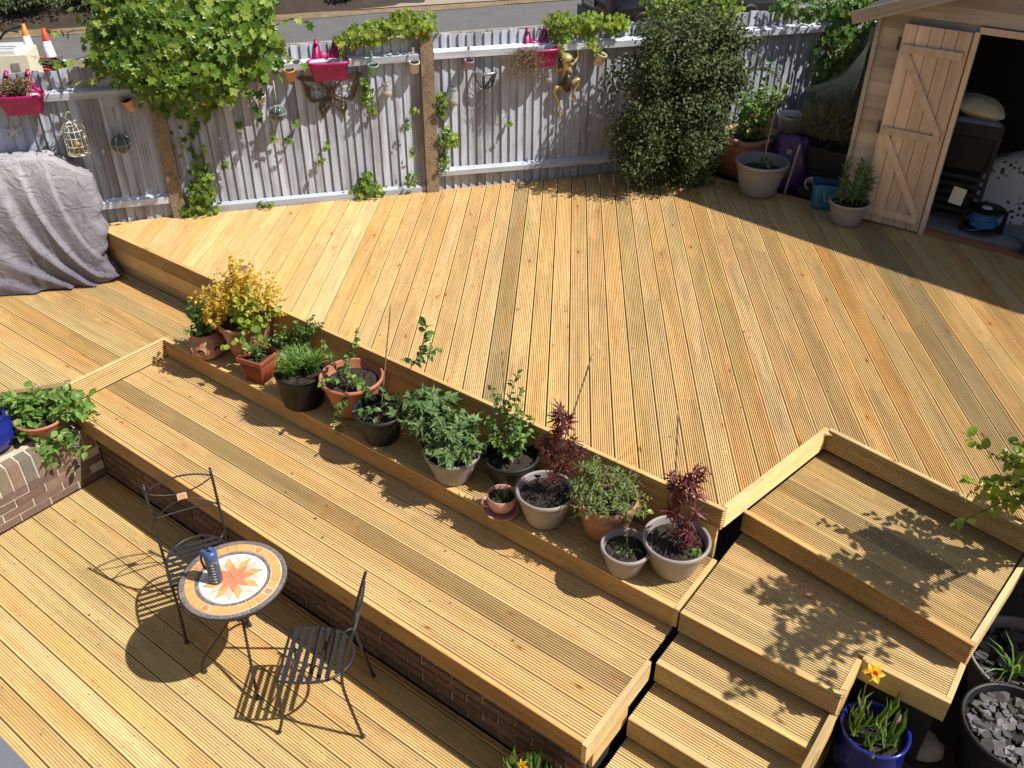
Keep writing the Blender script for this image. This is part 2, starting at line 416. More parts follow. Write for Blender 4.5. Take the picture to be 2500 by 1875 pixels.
def along(rng, path, step, size, spread=0.9, droop=0.2, up=0.8, jit=0.3, start=0.15, both=True):
    """leaves set alternately along a stem; returns lists"""
    P = [Vector(p) for p in path]; out = []; d = 0.0
    total = sum((P[i + 1] - P[i]).length for i in range(len(P) - 1)); nxt = total * start; sgn = 1; run = 0
    for i in range(len(P) - 1):
        seg = P[i + 1] - P[i]; ln = seg.length
        if ln < 1e-6: continue
        t = seg / ln
        while nxt <= run + ln:
            q = P[i] + t * (nxt - run)
            side = t.cross(ZZ + rng.v3() * 0.3)
            if side.length < 1e-3: side = Vector((1, 0, 0))
            side.normalize(); side = Matrix.Rotation(rng.uniform(0, 6.28) if abs(t.z) > 0.6 else rng.gauss(0, 0.5), 3, t) @ side
            dv = (side * sgn * spread + t * 0.5 - ZZ * droop + rng.v3() * jit * 0.5).normalized()
            nn = (ZZ * up + rng.v3() * jit - FH * 0.3)
            out.append((q, dv, nn, size * rng.uniform(0.65, 1.15))); sgn = -sgn; nxt += step * rng.uniform(0.7, 1.3)
        run += ln
    return out
def blob(rng, n, c, rad, size, up=0.6, out=0.8, droop=0.1, shell=0.55):
    """leaves through an ellipsoid (axes r, d, u), thicker towards its skin"""
    res = []
    for _ in range(n):
        v = rng.v3().normalized(); q = rng.uniform(shell, 1.0) ** 0.8 * (1 + rng.gauss(0, 0.05))
        p = Vector(c) + RH * (v.x * rad[0] * q) + FH * (v.y * rad[1] * q) + ZZ * (v.z * rad[2] * q)
        o = (RH * v.x + FH * v.y + ZZ * v.z)
        dv = (o * out + rng.v3() * 0.6 - ZZ * droop).normalized()
        res.append((p, dv, o * 0.5 + ZZ * up + rng.v3() * 0.45, size * rng.uniform(0.6, 1.2)))
    return res
def put(parent, kind, L, mat, nobj=0, name='leaf', stuff='foliage'):
    if L: leaves(parent, kind, [tuple(a[0]) for a in L], [tuple(a[1]) for a in L], [tuple(a[2]) for a in L], [a[3] for a in L], mat, nobj, name, stuff)
LM_IVY = leafmat('ivy_leaf', [(0, (0.045, 0.105, 0.012, 1)), (0.35, (0.105, 0.20, 0.020, 1)), (0.75, (0.19, 0.30, 0.034, 1)), (1, (0.34, 0.44, 0.075, 1))], 0.40, 0.30)
LM_LIME = leafmat('lime_leaf', [(0, (0.130, 0.240, 0.024, 1)), (0.6, (0.285, 0.384, 0.048, 1)), (1, (0.441, 0.504, 0.096, 1))], 0.38, 0.4)
LM_DARK = leafmat('dark_leaf', [(0, (0.036, 0.062, 0.020, 1)), (0.6, (0.085, 0.115, 0.042, 1)), (0.96, (0.14, 0.175, 0.065, 1)), (1, (0.17, 0.15, 0.08, 1))], 0.62, 0.25, 0.3)
LM_MID = leafmat('mid_leaf', [(0, (0.055, 0.131, 0.026, 1)), (0.6, (0.117, 0.225, 0.043, 1)), (1, (0.219, 0.319, 0.072, 1))], 0.45, 0.32)
LM_FRESH = leafmat('fresh_leaf', [(0, (0.095, 0.200, 0.037, 1)), (0.6, (0.176, 0.312, 0.062, 1)), (1, (0.270, 0.400, 0.100, 1))], 0.45, 0.35)
LM_TOM = leafmat('tomato_leaf', [(0, (0.078, 0.152, 0.051, 1)), (0.6, (0.157, 0.261, 0.094, 1)), (1, (0.266, 0.362, 0.145, 1))], 0.6, 0.3, 0.3)
LM_MAPLE = leafmat('maple_leaf', [(0, (0.085, 0.020, 0.026, 1)), (0.6, (0.165, 0.036, 0.050, 1)), (1, (0.27, 0.075, 0.085, 1))], 0.5, 0.3)
LM_GOLD = leafmat('gold_leaf', [(0, (0.55, 0.36, 0.05, 1)), (0.5, (0.74, 0.55, 0.10, 1)), (1, (0.80, 0.70, 0.22, 1))], 0.5, 0.5)
LM_GREY = leafmat('grey_leaf', [(0, (0.13, 0.14, 0.09, 1)), (1, (0.27, 0.28, 0.19, 1))], 0.7, 0.2)
LM_DRY = leafmat('dry_leaf', [(0, (0.16, 0.11, 0.055, 1)), (1, (0.36, 0.27, 0.15, 1))], 0.8, 0.2)
LM_BUD = leafmat('yellow_petal', [(0, (0.75, 0.42, 0.02, 1)), (1, (0.85, 0.66, 0.05, 1))], 0.5, 0.3)
LM_PINK = leafmat('pink_petal', [(0, (0.55, 0.22, 0.30, 1)), (1, (0.72, 0.42, 0.45, 1))], 0.5, 0.3)

# ------------------------------------------------------------------ ground, road, verges
A0 = Vector((-6.957, 4.276, 1.12)); FD = Vector((0.6074, 0.7944, 0)); FN = Vector((0.7944, -0.6074, 0))
def fpos(s, z, off=0.0):
    """point on the fence: s along it, z up, off towards the deck"""
    return Vector((A0.x, A0.y, 0)) + FD * s + FN * off + ZZ * z
RD = Vector((0.567, 0.824, 0)); RN = Vector((0.824, -0.567, 0))          # along the road / towards the garden
R0 = Vector((-17.86, 9.26, 0))                                            # near kerb
def strip(name, a, b, s0, s1, z, mat, n=60, rough=0.0, seed=1, thick=0.0):
    """sheet between offsets a..b from the near kerb, with slightly ragged edges"""
    rng = Rng(seed); mb = MB(); N = n
    for i in range(N + 1):
        s = s0 + (s1 - s0) * i / N
        for o_ in (a, b):
            p = R0 + RD * s + RN * (o_ + rng.uniform(-rough, rough)); mb.v.append((p.x, p.y, z))
    for i in range(N): mb.face([2 * i, 2 * i + 1, 2 * i + 3, 2 * i + 2])
    o = mb.build(name, mat, kind='structure'); return o
M_VERGE = simple('dry_verge', (0.22, 0.155, 0.09, 1), 0.95, 0.45, 4, 0.6)
M_BANK = simple('dark_bank', (0.045, 0.030, 0.020, 1), 0.95, 0.6, 4, 0.8)
M_DRIVE = simple('gravel_drive', (0.33, 0.265, 0.21, 1), 0.95, 0.25, 12, 0.4)
g = MB(); g.add([(-130, -90, -0.36), (70, -90, -0.36), (70, 130, -0.36), (-130, 130, -0.36)], [(0, 1, 2, 3)])
g.build('ground', M_EARTH, kind='structure')
strip('road', -2.66, 0.0, -40, 60, -0.30, M_ASPH, 80, 0.06, 3)
strip('near_verge', 0.0, 5.0, -40, 60, -0.306, M_VERGE, 80, 0.05, 4)
strip('far_verge', -3.35, -2.6, -40, 60, -0.29, M_VERGE, 90, 0.12, 5)
# kerb stones on the near side
kb = MB()
rk = Rng(5)
for i in range(46):
    p = R0 + RD * (-6 + i * 0.62) + RN * 0.08
    kb.box((p.x, p.y, -0.27), (0.6, 0.12, 0.10), Matrix.Rotation(math.atan2(RD.y, RD.x), 3, 'Z'))
kb.build('kerb', M_CONC, kind='structure')
# bank of dark soil and leaf litter on the far side
bk = MB(); N = 90
for i in range(N + 1):
    s = -25 + 55 * i / N
    for j, (o_, z) in enumerate(((-3.15, -0.29), (-3.35, -0.12), (-4.4, 0.10), (-6.5, 0.45), (-14, 1.3))):
        flat = max(0.0, min(1.0, (s - 6.1) / 0.8)) * max(0.0, min(1.0, (11.4 - s) / 0.6))
        zz = z * (1 - flat) + (-0.282 + 0.02 * j) * flat + rk.uniform(-0.05, 0.05) * (0.3 + (1 - flat)) * (j > 0)
        p = R0 + RD * (s + rk.uniform(-.05, .05)) + RN * (o_ + rk.uniform(-0.12, 0.12)); bk.v.append((p.x, p.y, zz))
for i in range(N):
    for j in range(4): bk.face([5 * i + j + 1, 5 * i + j, 5 * (i + 1) + j, 5 * (i + 1) + j + 1], 0, True)
bk.build('soil_bank', M_BANK, kind='structure')
dv = MB(); pts = []
for i in range(13):
    s = 6.3 + 5.0 * i / 12
    for o_ in (-3.05, -12): 
        p = R0 + RD * s + RN * o_; dv.v.append((p.x, p.y, -0.268 if o_ > -4 else -0.15))
for i in range(12): dv.face([2 * i + 1, 2 * i, 2 * i + 2, 2 * i + 3])
dv.build('driveway', M_DRIVE, kind='structure')
# soil beside the steps
rs_ = Rng(9); sl = MB(); n = 26
for i in range(n + 1):
    for j in range(n + 1):
        x = -0.29 + 3.0 * i / n; y = 1.6 + 3.2 * j / n
        sl.v.append((x, y, 0.13 + 0.05 * math.sin(3 * x + 1) * math.cos(2.3 * y) + rs_.uniform(-.02, .02)))
for i in range(n):
    for j in range(n):
        a = i * (n + 1) + j; sl.face([a, a + n + 1, a + n + 2, a + 1], 0, True)
sl.build('flower_bed', M_EARTH, kind='structure')

mb = MB(); n_ = 20; rq = Rng(12)
for i in range(n_ + 1):
    for j in range(n_ + 1):
        y = 8.04 + 3.2 * j / n_; xf = -6.957 + (y - 4.276) * 0.7646 + 0.03; x = xf + (-1.9 - xf) * i / n_ if xf < -1.9 else -1.9
        mb.v.append((x, y, 1.075 + rq.uniform(-.012, .012)))
for i in range(n_):
    for j in range(n_): q = i * (n_ + 1) + j; mb.face([q, q + n_ + 1, q + n_ + 2, q + 1], 0, True)
mb.build('corner_soil', M_SOIL, kind='structure')

# ------------------------------------------------------------------ decks
RB = Rng(42)
TONES = [(0.61, 0.440, 0.200), (0.63, 0.460, 0.215), (0.59, 0.415, 0.182), (0.64, 0.475, 0.230), (0.61, 0.445, 0.205), (0.58, 0.415, 0.188), (0.62, 0.460, 0.222)]
def tone(kind=None, rng=RB):
    c = rng.choice(TONES)
    k = rng.uniform(0.95, 1.05); c = [c[0] * k * 1.01, c[1] * k * 0.965, c[2] * k * 0.945]
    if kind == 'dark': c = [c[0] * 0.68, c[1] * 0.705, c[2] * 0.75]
    if kind == 'green': c = [c[0] * 0.92, c[1] * 0.97, c[2] * 0.98]
    if kind == 'pale': c = [c[0] * 1.03, c[1] * 1.06, c[2] * 1.14]
    if kind == 'amber': c = [c[0] * 1.01, c[1] * 0.97, c[2] * 0.90]
    return (*c, 1)
def profile(w, ng=9, d=0.0068, edge=0.007, gw=0.0042):
    """fluted decking profile across the width: list of (y, z)"""
    pts = [(-w / 2, -0.003), (-w / 2 + 0.003, 0.0)]; p = (w - 2 * edge) / ng
    for g_ in range(ng):
        y = -w / 2 + edge + g_ * p
        h_ = min(0.45 * p, gw); c_ = y + p / 2; pts += [(c_ - h_, 0), (c_ - h_ * 0.6, -d), (c_ + h_ * 0.6, -d), (c_ + h_, 0)]
    pts += [(w / 2 - 0.003, 0.0), (w / 2, -0.003)]
    return pts
def board_mesh(name, w, thick, s0, s1, flat=False, ng=9, gw=0.0042, gd=0.0068):
    """s0, s1: functions of the position across the board (cut ends)"""
    pr = [(-w / 2, -0.003), (-w / 2 + 0.003, 0), (w / 2 - 0.003, 0), (w / 2, -0.003)] if flat else profile(w, ng, gd, gw=gw)
    loop = pr + [(w / 2, -thick), (-w / 2, -thick)]; K = len(loop); mb = MB()
    for y, z in loop: mb.v.append((s0(y), y, z))
    for y, z in loop: mb.v.append((max(s1(y), s0(y)), y, z))
    for k in range(K):
        k2 = (k + 1) % K; mb.face([k, K + k, K + k2, k2])
    mb.face(list(range(K))); mb.face([K + k for k in range(K)][::-1])
    return mb.mesh(name, WOOD)
def deck_board(parent, dirang, oc, w, ztop, s0, s1, colr, thick=0.028, name='board', ng=8):
    """board along dirang with its middle at offset oc; s0/s1 numbers or functions of the absolute offset"""
    f0 = s0 if callable(s0) else (lambda v: s0); f1 = s1 if callable(s1) else (lambda v: s1)
    a, b = f0(oc), f1(oc)
    if max(f1(oc - w / 2), f1(oc + w / 2)) - min(f0(oc - w / 2), f0(oc + w / 2)) < 0.02: return
    sm = (a + b) / 2
    me = board_mesh(name, w, thick, lambda y: f0(oc + y) - sm, lambda y: f1(oc + y) - sm, ng=ng)
    d = Vector((math.cos(dirang), math.sin(dirang), 0)); nb = Vector((-d.y, d.x, 0))
    o = link(name, me, parent, loc=d * sm + nb * oc + ZZ * (ztop + RB.uniform(-0.0012, 0.0012)), rotz=dirang)
    o.color = colr
    for i in range(-30, 60):      # screw heads where the joists run
        s = i * 0.45 + 0.13 if abs(dirang) < 0.5 else (i * 0.45 - nb.y * oc) / d.y
        if a + 0.03 < s < b - 0.03:
            for q in (-0.29, 0.29): SCREWS.setdefault(parent, []).append(d * (s + RB.uniform(-.008, .008)) + nb * (oc + q * w) + ZZ * (ztop + 0.0022))
    return o
SCREWS = {}
def fascia(parent, p, q, ztop, h=0.14, thick=0.028, colr=None, flat=False, name='fascia_board'):
    """upright board from p to q, its face on the right hand of p->q"""
    p = Vector((*p[:2], 0)); q = Vector((*q[:2], 0)); d = (q - p); ln = d.length; d.normalize(); nrm = Vector((d.y, -d.x, 0))
    me = board_mesh(name, h, thick, lambda y: -ln / 2, lambda y: ln / 2, flat, 8, 0.0062, 0.0105)
    c = (p + q) / 2
    o = link(name, me, parent, mat=frame(d, ZZ, nrm, (c.x, c.y, ztop - h / 2))); o.color = colr or tone(); return o
ZU, ZP, ZM = 1.12, 0.735, 0.575
# lower deck ------------------------------------------------
lower = struct('lower_deck')
for k in range(-14, 8):
    y0 = 1.306 + 0.141 * k; yc = y0 + 0.0705; w = 0.1335
    if yc + w / 2 > 2.335: w = 2.335 - (yc - w / 2); yc = 2.335 - w / 2
    if w < 0.03 or yc < 0.06: continue
    kd = RB.choice(['green', 'pale', 'green', None, 'amber'])
    deck_board(lower, 0.0, yc, w, 0.0, -5.63, -0.32 if yc > 1.5 else 1.2, tone(kd))
dj = MB(); dj.box((-3.4, 0.6, -0.085), (5.6, 3.6, 0.10)); dj.build('gap_shade_block', M_DARK, lower)  # solid dark block added below so the board gaps look dark
# bench deck (middle) ------------------------------------------------
bench = struct('bench_deck')
for i, (a, b) in enumerate(((2.311, 2.4545), (2.4615, 2.6035), (2.6105, 2.7445), (2.7515, 2.8915), (2.8985, 3.0375), (3.0445, 3.185))):
    deck_board(bench, 0.0, (a + b) / 2, b - a, ZM, -5.829, -1.262, tone('dark' if i == 2 else RB.choice([None, 'pale'])))
fascia(bench, (-5.80, 2.277), (-1.262, 2.277), ZM, 0.14, colr=tone('amber'))
fascia(bench, (-1.234, 2.27), (-1.234, 2.90), ZM, 0.145, colr=tone('pale'), flat=True)
fascia(bench, (-1.242, 2.36), (-1.242, 2.70), ZM - 0.15, 0.14, colr=tone('pale'), flat=True)
b = MB(); b.box((-3.5, 2.76, 0.47), (4.4, 0.76, 0.14)); b.box((-1.4, 2.72, 0.22), (0.25, 0.7, 0.42)); b.build('gap_shade_block', M_DARK, bench)  # added dark blocks that blacken the gaps and hollow of the bench
# planter step and barbecue deck ------------------------------------------------
bbq_deck = struct('barbecue_deck')
FX = lambda y: (Vector((A0.x, A0.y)) + Vector((FD.x, FD.y)) * ((y - A0.y) / FD.y)).x
for k in range(-9, 9):
    y0 = 2.36 + 0.147 * k + 0.0035; y1 = y0 + 0.140
    if y1 > 3.625: y1 = 3.625
    if y1 - y0 < 0.03: continue
    if y0 < 3.1 < y1: pass
    yc = (y0 + y1) / 2
    lim = -5.862 if yc > 2.37 else None
    if y0 < 3.19 < y1 - 0.02: deck_board(bbq_deck, 0.0, (3.192 + y1) / 2, y1 - 3.192, ZP, -5.855, -1.262, tone('green'), ng=2)
    if yc > 3.19: s1 = -1.262
    elif lim: s1 = lim
    else: s1 = (lambda v: -5.875 + (v - 2.367) * 0.708)
    if yc > 3.19 and y0 < 3.192: y0 = 3.192; yc = (y0 + y1) / 2
    deck_board(bbq_deck, 0.0, yc, y1 - y0, ZP, (lambda v: FX(v) + 0.06), s1, tone(RB.choice([None, 'green', 'pale'])))
fascia(bbq_deck, (-5.832, 3.162), (-1.262, 3.162), ZP, 0.145, colr=tone('amber'))
fascia(bbq_deck, (-5.832, 2.37), (-5.832, 3.19), ZP, 0.157, colr=tone('pale'))
fascia(bbq_deck, (-6.95, 0.85), (-5.86, 2.39), ZP, 0.14, colr=(0.22, 0.15, 0.09, 1))
fascia(bbq_deck, (-1.236, 3.165), (-1.236, 3.63), ZP, 0.14, colr=tone('green'), flat=True)
b = MB(); b.box((-3.55, 3.42, 0.60), (4.4, 0.42, 0.20)); b.box((-6.5, 2.8, 0.63), (1.1, 0.7, 0.14)); b.build('gap_shade_block', M_DARK, bbq_deck)  # dark fill added under the step and barbecue boards for black gaps
# upper deck (diagonal boards) ------------------------------------------------
upper = struct('upper_deck')
AU = math.radians(-56.5); DU = Vector((math.cos(AU), math.sin(AU), 0)); NU = Vector((-DU.y, DU.x, 0))
YF = 3.648
C1 = Vector((-1.275, YF)); C2 = Vector((-1.085, 4.715)); C3x = 2.2      # front corner, inner corner of the notch
def s_hit(v, P, n):
    """s where the board line at offset v meets the line through P with normal n"""
    p0 = NU * v; nn = Vector((n[0], n[1], 0)); return ((Vector((P[0], P[1], 0)) - p0).dot(nn)) / DU.dot(nn)
nl = (1.067, -0.19); nbk = (0.1815, 1.0)
vC1 = NU.x * C1.x + NU.y * C1.y; vC2 = NU.x * C2.x + NU.y * C2.y
def s_low(v):
    if v <= vC1: return s_hit(v, C1, (0, 1))
    if v <= vC2: return s_hit(v, C1, nl)
    return min(s_hit(v, C2, nbk), s_hit(v, (2.0, 0), (1, 0)))
def s_high(v):
    return max(s_hit(v, (A0.x + FN.x * 0.03, A0.y + FN.y * 0.03), (FN.x, FN.y)), s_hit(v, (0, 8.10), (0, 1)))
for k in range(-31, 38):
    v0 = 0.095 + 0.1395 * k; vc = v0 + 0.06975
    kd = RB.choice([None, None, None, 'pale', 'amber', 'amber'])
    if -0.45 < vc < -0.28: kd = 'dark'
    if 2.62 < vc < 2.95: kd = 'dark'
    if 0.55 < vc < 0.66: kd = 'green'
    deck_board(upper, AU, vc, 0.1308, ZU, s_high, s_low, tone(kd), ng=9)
fascia(upper, (-7.44, 3.62), (-1.247, 3.62), ZU, 0.148, colr=tone('amber'))
fascia(upper, (-7.42, 3.645), (-1.275, 3.645), ZU - 0.152, 0.145, colr=tone(), flat=True)
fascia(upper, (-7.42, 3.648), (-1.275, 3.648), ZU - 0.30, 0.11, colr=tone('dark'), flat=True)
fascia(upper, (-1.2417, 3.650), (-1.058, 4.688), ZU, 0.150, colr=tone('pale'))
fascia(upper, (-1.058, 4.688), (2.1, 4.115), ZU, 0.150, colr=tone('green'))
b = MB(); b.box((-3.7, 5.7, 0.95), (4.2, 3.4, 0.2)); b.box((-1.6, 5.9, 0.9), (3.0, 1.6, 0.2)); b.build('gap_shade_block', M_DARK, upper)  # dark slabs added under the diagonal boards so nothing shows through
# steps ------------------------------------------------
steps = struct('deck_steps')
def tread(y_list, ztop, x0, x1, kinds=('green', 'pale', 'green', 'pale')):
    for i, (a, b) in enumerate(y_list):
        deck_board(steps, 0.0, (a + b) / 2, b - a, ztop, x0, x1, tone(kinds[i % len(kinds)]))
# top tread, a little askew
AE = math.atan2(-0.212, 1.321); DE = Vector((math.cos(AE), math.sin(AE), 0)); NE = Vector((-DE.y, DE.x, 0))
E0 = Vector((-1.221, 3.884, 0)); e0 = E0.dot(NE); ea = E0.dot(DE)
for i in range(6):
    o_ = e0 + 0.03 + 0.142 * i
    deck_board(steps, AE, o_ + 0.069, 0.137, 0.933, (lambda v: ea + 0.012 + (v - e0) * 0.015), (lambda v: ea + 1.30 - (v - e0) * 0.06), tone(('green', 'pale', 'dark', 'green', 'green', 'dark')[i]))
def P_E(s, o_): return DE * (ea + s) + NE * (e0 + o_)
fascia(steps, P_E(0.0, 0.0), P_E(1.335, 0.0), 0.933, 0.145, colr=tone('amber'))
fascia(steps, P_E(1.3335, 0.030), P_E(1.29, 0.86), 0.933, 0.145, colr=tone('pale'), flat=True)
yy = [3.176 + 0.1415 * i for i in range(6)]
tread([(a, a + 0.137) for a in yy[:2]], 0.747, -1.216, -0.36)
tread([(3.462 + 0.1415 * i, 3.599 + 0.1415 * i) for i in range(4)], 0.747, -1.216, 0.07)
fascia(steps, (-1.216, 3.148), (-0.332, 3.148), 0.747, 0.145, colr=tone('green'))
fascia(steps, (-0.33, 3.1785), (-0.33, 3.43), 0.747, 0.145, colr=tone('amber'), flat=True)
fascia(steps, (-0.332, 3.432), (0.10, 3.432), 0.747, 0.145, colr=tone('green'), flat=True)
fascia(steps, (0.10, 3.462), (0.10, 3.83), 0.747, 0.145, colr=tone('pale'), flat=True)
tread([(2.948, 3.085), (3.0895, 3.226)], 0.56, -1.216, -0.36)
fascia(steps, (-1.216, 2.92), (-0.332, 2.92), 0.56, 0.145, colr=tone('green'))
tread([(2.688, 2.825), (2.8295, 2.966)], 0.373, -1.216, -0.36)
fascia(steps, (-1.216, 2.66), (-0.332, 2.66), 0.373, 0.145, colr=tone('green'))
tread([(2.43, 2.567), (2.5715, 2.708)], 0.187, -1.216, -0.36, ('pale', 'green'))
fascia(steps, (-1.216, 2.402), (-0.332, 2.402), 0.187, 0.145, colr=tone('green'))
for (ya, zt) in ((2.402, 0.187), (2.66, 0.373), (2.92, 0.56)):
    fascia(steps, (-0.33, ya + 0.030), (-0.33, ya + 0.258), zt, 0.145, colr=tone('amber'), flat=True)
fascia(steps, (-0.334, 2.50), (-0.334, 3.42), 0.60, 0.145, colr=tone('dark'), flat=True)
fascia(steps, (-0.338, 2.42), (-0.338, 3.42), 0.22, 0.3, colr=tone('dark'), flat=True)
b = MB()
for (ya, zt) in ((2.45, 0.187), (2.71, 0.373), (2.97, 0.56), (3.2, 0.747)): b.box((-0.78, ya + 0.3, zt / 2 - 0.03), (0.78, 0.56, zt - 0.09))
b.box((-0.15, 3.66, 0.34), (0.42, 0.34, 0.5)); b.build('gap_shade_block', M_DARK, steps)  # dark blocks added inside the steps to stand for the shade there

M_SCREW = simple('screw_head', (0.10, 0.075, 0.05, 1), 0.5, 0.2, 30)
for dk, pts in SCREWS.items():
    b = MB()
    for p in pts: b.add([tuple(p + Vector((.0042 * math.cos(k * PI / 3), .0042 * math.sin(k * PI / 3), 0))) for k in range(6)], [tuple(range(6))])
    b.build('screw_heads', M_SCREW, dk, kind='stuff')
# scraps of leaf and petal blown over the boards
rl_ = Rng(77); Ls = []
def scrap(x, y, z): Ls.append((Vector((x, y, z + .004)), Vector((rl_.gauss(0, 1), rl_.gauss(0, 1), .05)).normalized(), ZZ + rl_.v3() * .3, rl_.uniform(.010, .028)))
for _ in range(60): scrap(rl_.uniform(-5.4, -.5), rl_.uniform(.4, 2.2), 0.0)
for _ in range(34): scrap(rl_.uniform(-5.6, -1.4), rl_.uniform(2.35, 3.1), ZM)
for _ in range(30): scrap(rl_.uniform(-5.6, -1.4), rl_.uniform(3.22, 3.55), ZP)
for _ in range(70):
    y = rl_.uniform(3.8, 7.6); scrap(rl_.uniform(-6.6 + (y - 4.3) * .77, .2), y if y > 4.8 else min(y, 7), ZU)
leaves(None, 'small', [tuple(a[0]) for a in Ls], [tuple(a[1]) for a in Ls], [tuple(a[2]) for a in Ls], [a[3] for a in Ls], LM_DRY, 0, stuff='leaf_litter')

# ------------------------------------------------------------------ brick walls
BR = Rng(7)
BCOL = [(0.19, 0.115, 0.092), (0.215, 0.125, 0.10), (0.16, 0.10, 0.085), (0.235, 0.145, 0.115), (0.20, 0.13, 0.11)]
def brick_variants():
    out = []
    for i in range(4):
        mb = MB(); r = Rng(100 + i); vs = []
        for z in (-1, 1):
            for y in (-1, 1):
                for x in (-1, 1): vs.append((x * 0.5 * (1 - r.uniform(0, .02)), y * 0.5, z * 0.5 * (1 - r.uniform(0, .08))))
        mb.add(vs, [(0, 2, 3, 1), (4, 5, 7, 6), (0, 1, 5, 4), (2, 6, 7, 3), (0, 4, 6, 2), (1, 3, 7, 5)])
        me = mb.mesh('brick', M_BRICK); out.append(me)
    return out
BM = brick_variants()
def brick(parent, along_, up, out_, c, dims, dark=1.0):
    mm = frame(along_, out_, up, c) @ Matrix.Diagonal((dims[0], dims[1], dims[2], 1))
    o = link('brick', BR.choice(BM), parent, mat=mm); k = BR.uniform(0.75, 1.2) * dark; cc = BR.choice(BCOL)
    o.color = (cc[0] * k, cc[1] * k, cc[2] * k, 1); return o
pw = thing('planter_wall', 'low weathered brick wall with upright coping carrying the blue and terracotta pots', 'wall', (-5.64, 2.34, 0))
for c_ in range(4):
    z = 0.034 + 0.068 * c_; y = 0.0 - (0.11 if c_ % 2 else 0)
    while y > -2.9:
        brick(pw, (0, 1, 0), (0, 0, 1), (1, 0, 0), (-0.047 + BR.uniform(-.002, .003), y - 0.1075, z), (0.213, 0.10, 0.057)); y -= 0.224
y = -0.01
while y > -2.9:
    brick(pw, (0, 0, 1), (0, 1, 0), (1, 0, 0), (-0.047 + BR.uniform(-.003, .004), y - 0.043, 0.372), (0.198, 0.10, 0.079), 0.95).color = (0.225 * BR.uniform(.8, 1.15), 0.165 * BR.uniform(.85, 1.1), 0.125, 1); y -= 0.091
b = MB(); b.box((-0.084, -1.45, 0.232), (0.16, 2.9, 0.466)); b.build('mortar', M_MORTAR, pw)
b = MB(); b.box((-0.70, -1.45, 0.225), (1.2, 2.9, 0.47)); b.build('concrete_top', simple('mossy_wall_top', (0.235, 0.195, 0.15, 1), 0.95, 0.5, 16, 0.8), pw)
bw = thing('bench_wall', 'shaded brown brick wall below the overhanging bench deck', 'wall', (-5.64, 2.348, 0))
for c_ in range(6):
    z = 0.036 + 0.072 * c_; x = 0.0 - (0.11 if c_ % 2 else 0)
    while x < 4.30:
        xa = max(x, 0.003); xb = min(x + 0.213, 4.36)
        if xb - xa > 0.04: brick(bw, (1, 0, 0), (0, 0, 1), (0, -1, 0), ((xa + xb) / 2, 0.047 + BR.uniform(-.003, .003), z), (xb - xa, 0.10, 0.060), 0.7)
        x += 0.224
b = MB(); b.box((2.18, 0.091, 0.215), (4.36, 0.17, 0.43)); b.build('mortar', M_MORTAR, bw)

# ------------------------------------------------------------------ fence
FR = Rng(11)
def plank_variants(w, n=4):
    out = []
    for i in range(n):
        mb = MB(); r = Rng(300 + i); k = 6; vs = []
        for j in range(k + 1):      # feather edged, slightly wavy
            z = -0.5 + j / k; a = r.uniform(-0.03, 0.03)
            vs += [(-0.5 * w + a * w * .4, 0.0, z), (-0.5 * w + a * w * .4, 0.005, z), (0.5 * w + a * w * .4, 0.023, z), (0.5 * w + a * w * .4, 0.0, z)]
        fs = []
        for j in range(k):
            for q in range(4):
                q2 = (q + 1) % 4; fs.append((4 * j + q, 4 * j + q2, 4 * j + 4 + q2, 4 * j + 4 + q))
        fs += [(3, 2, 1, 0), (4 * k, 4 * k + 1, 4 * k + 2, 4 * k + 3)]
        mb.add(vs, fs); out.append(mb.mesh('plank', M_FENCE))
    return out
PV = plank_variants(0.082)
def fence_bay(label, s0, s1, zb, zt, rails, gap=None):
    c = fpos((s0 + s1) / 2, 0, 0); ang = math.atan2(FD.y, FD.x)
    t = thing('fence_bay', label, 'fence', (c.x, c.y, zb), ang, 'bays of the close board fence along the road')
    n = int(round((s1 - s0) / 0.079)); L = s1 - s0
    for i in range(n):
        x = -L / 2 + L * (i + 0.5) / n; top = zt - zb + FR.uniform(-0.012, 0.012); bot = FR.uniform(-0.02, 0.0)
        mm = Matrix.Translation((x + FR.uniform(-.002, .002), 0.0, (top + bot) / 2)) @ Matrix.Rotation(PI, 4, 'Z') @ Matrix.Rotation(FR.gauss(0, 0.0035), 4, 'Y') @ Matrix.Rotation(FR.gauss(0, 0.03), 4, 'Z') @ Matrix.Diagonal((1, 1, top - bot, 1))
        if gap is not None and abs(x + (s0 + s1) / 2 - gap) < 0.05: mm = Matrix.Translation((0.012, 0, 0)) @ mm
        link('plank', FR.choice(PV), t, mat=mm)
    nl = MB()
    for (z0, z1, dep, h) in rails:
        for i in range(n):
            x = -L / 2 + L * (i + 0.5) / n + FR.uniform(-.012, .012); zz = (z0 + z1) / 2 - zb + FR.uniform(-.02, .02) - h - 0.02
            if h < .08: nl.sphere((x, -0.019, zz), (.004, .003, .004), 6, 3)
    if nl.v: nl.build('nails', M_IRON, t, kind='stuff')
    for (z0, z1, dep, h) in rails:
        mb = MB(); za, zb_ = z0 - zb, z1 - zb
        vs = []
        for x, z in ((-L / 2 + .005, za), (L / 2 - .005, zb_)):
            vs += [(x, -0.018, z - h), (x, -0.018, z + 0.012), (x, -0.018 - dep, z - 0.012), (x, -0.018 - dep * 0.9, z - h)]
        mb.add(vs, [(0, 4, 5, 1), (1, 5, 6, 2), (2, 6, 7, 3), (3, 7, 4, 0), (0, 1, 2, 3), (7, 6, 5, 4)]); mb.build('rail', M_RAIL, t)
    return t
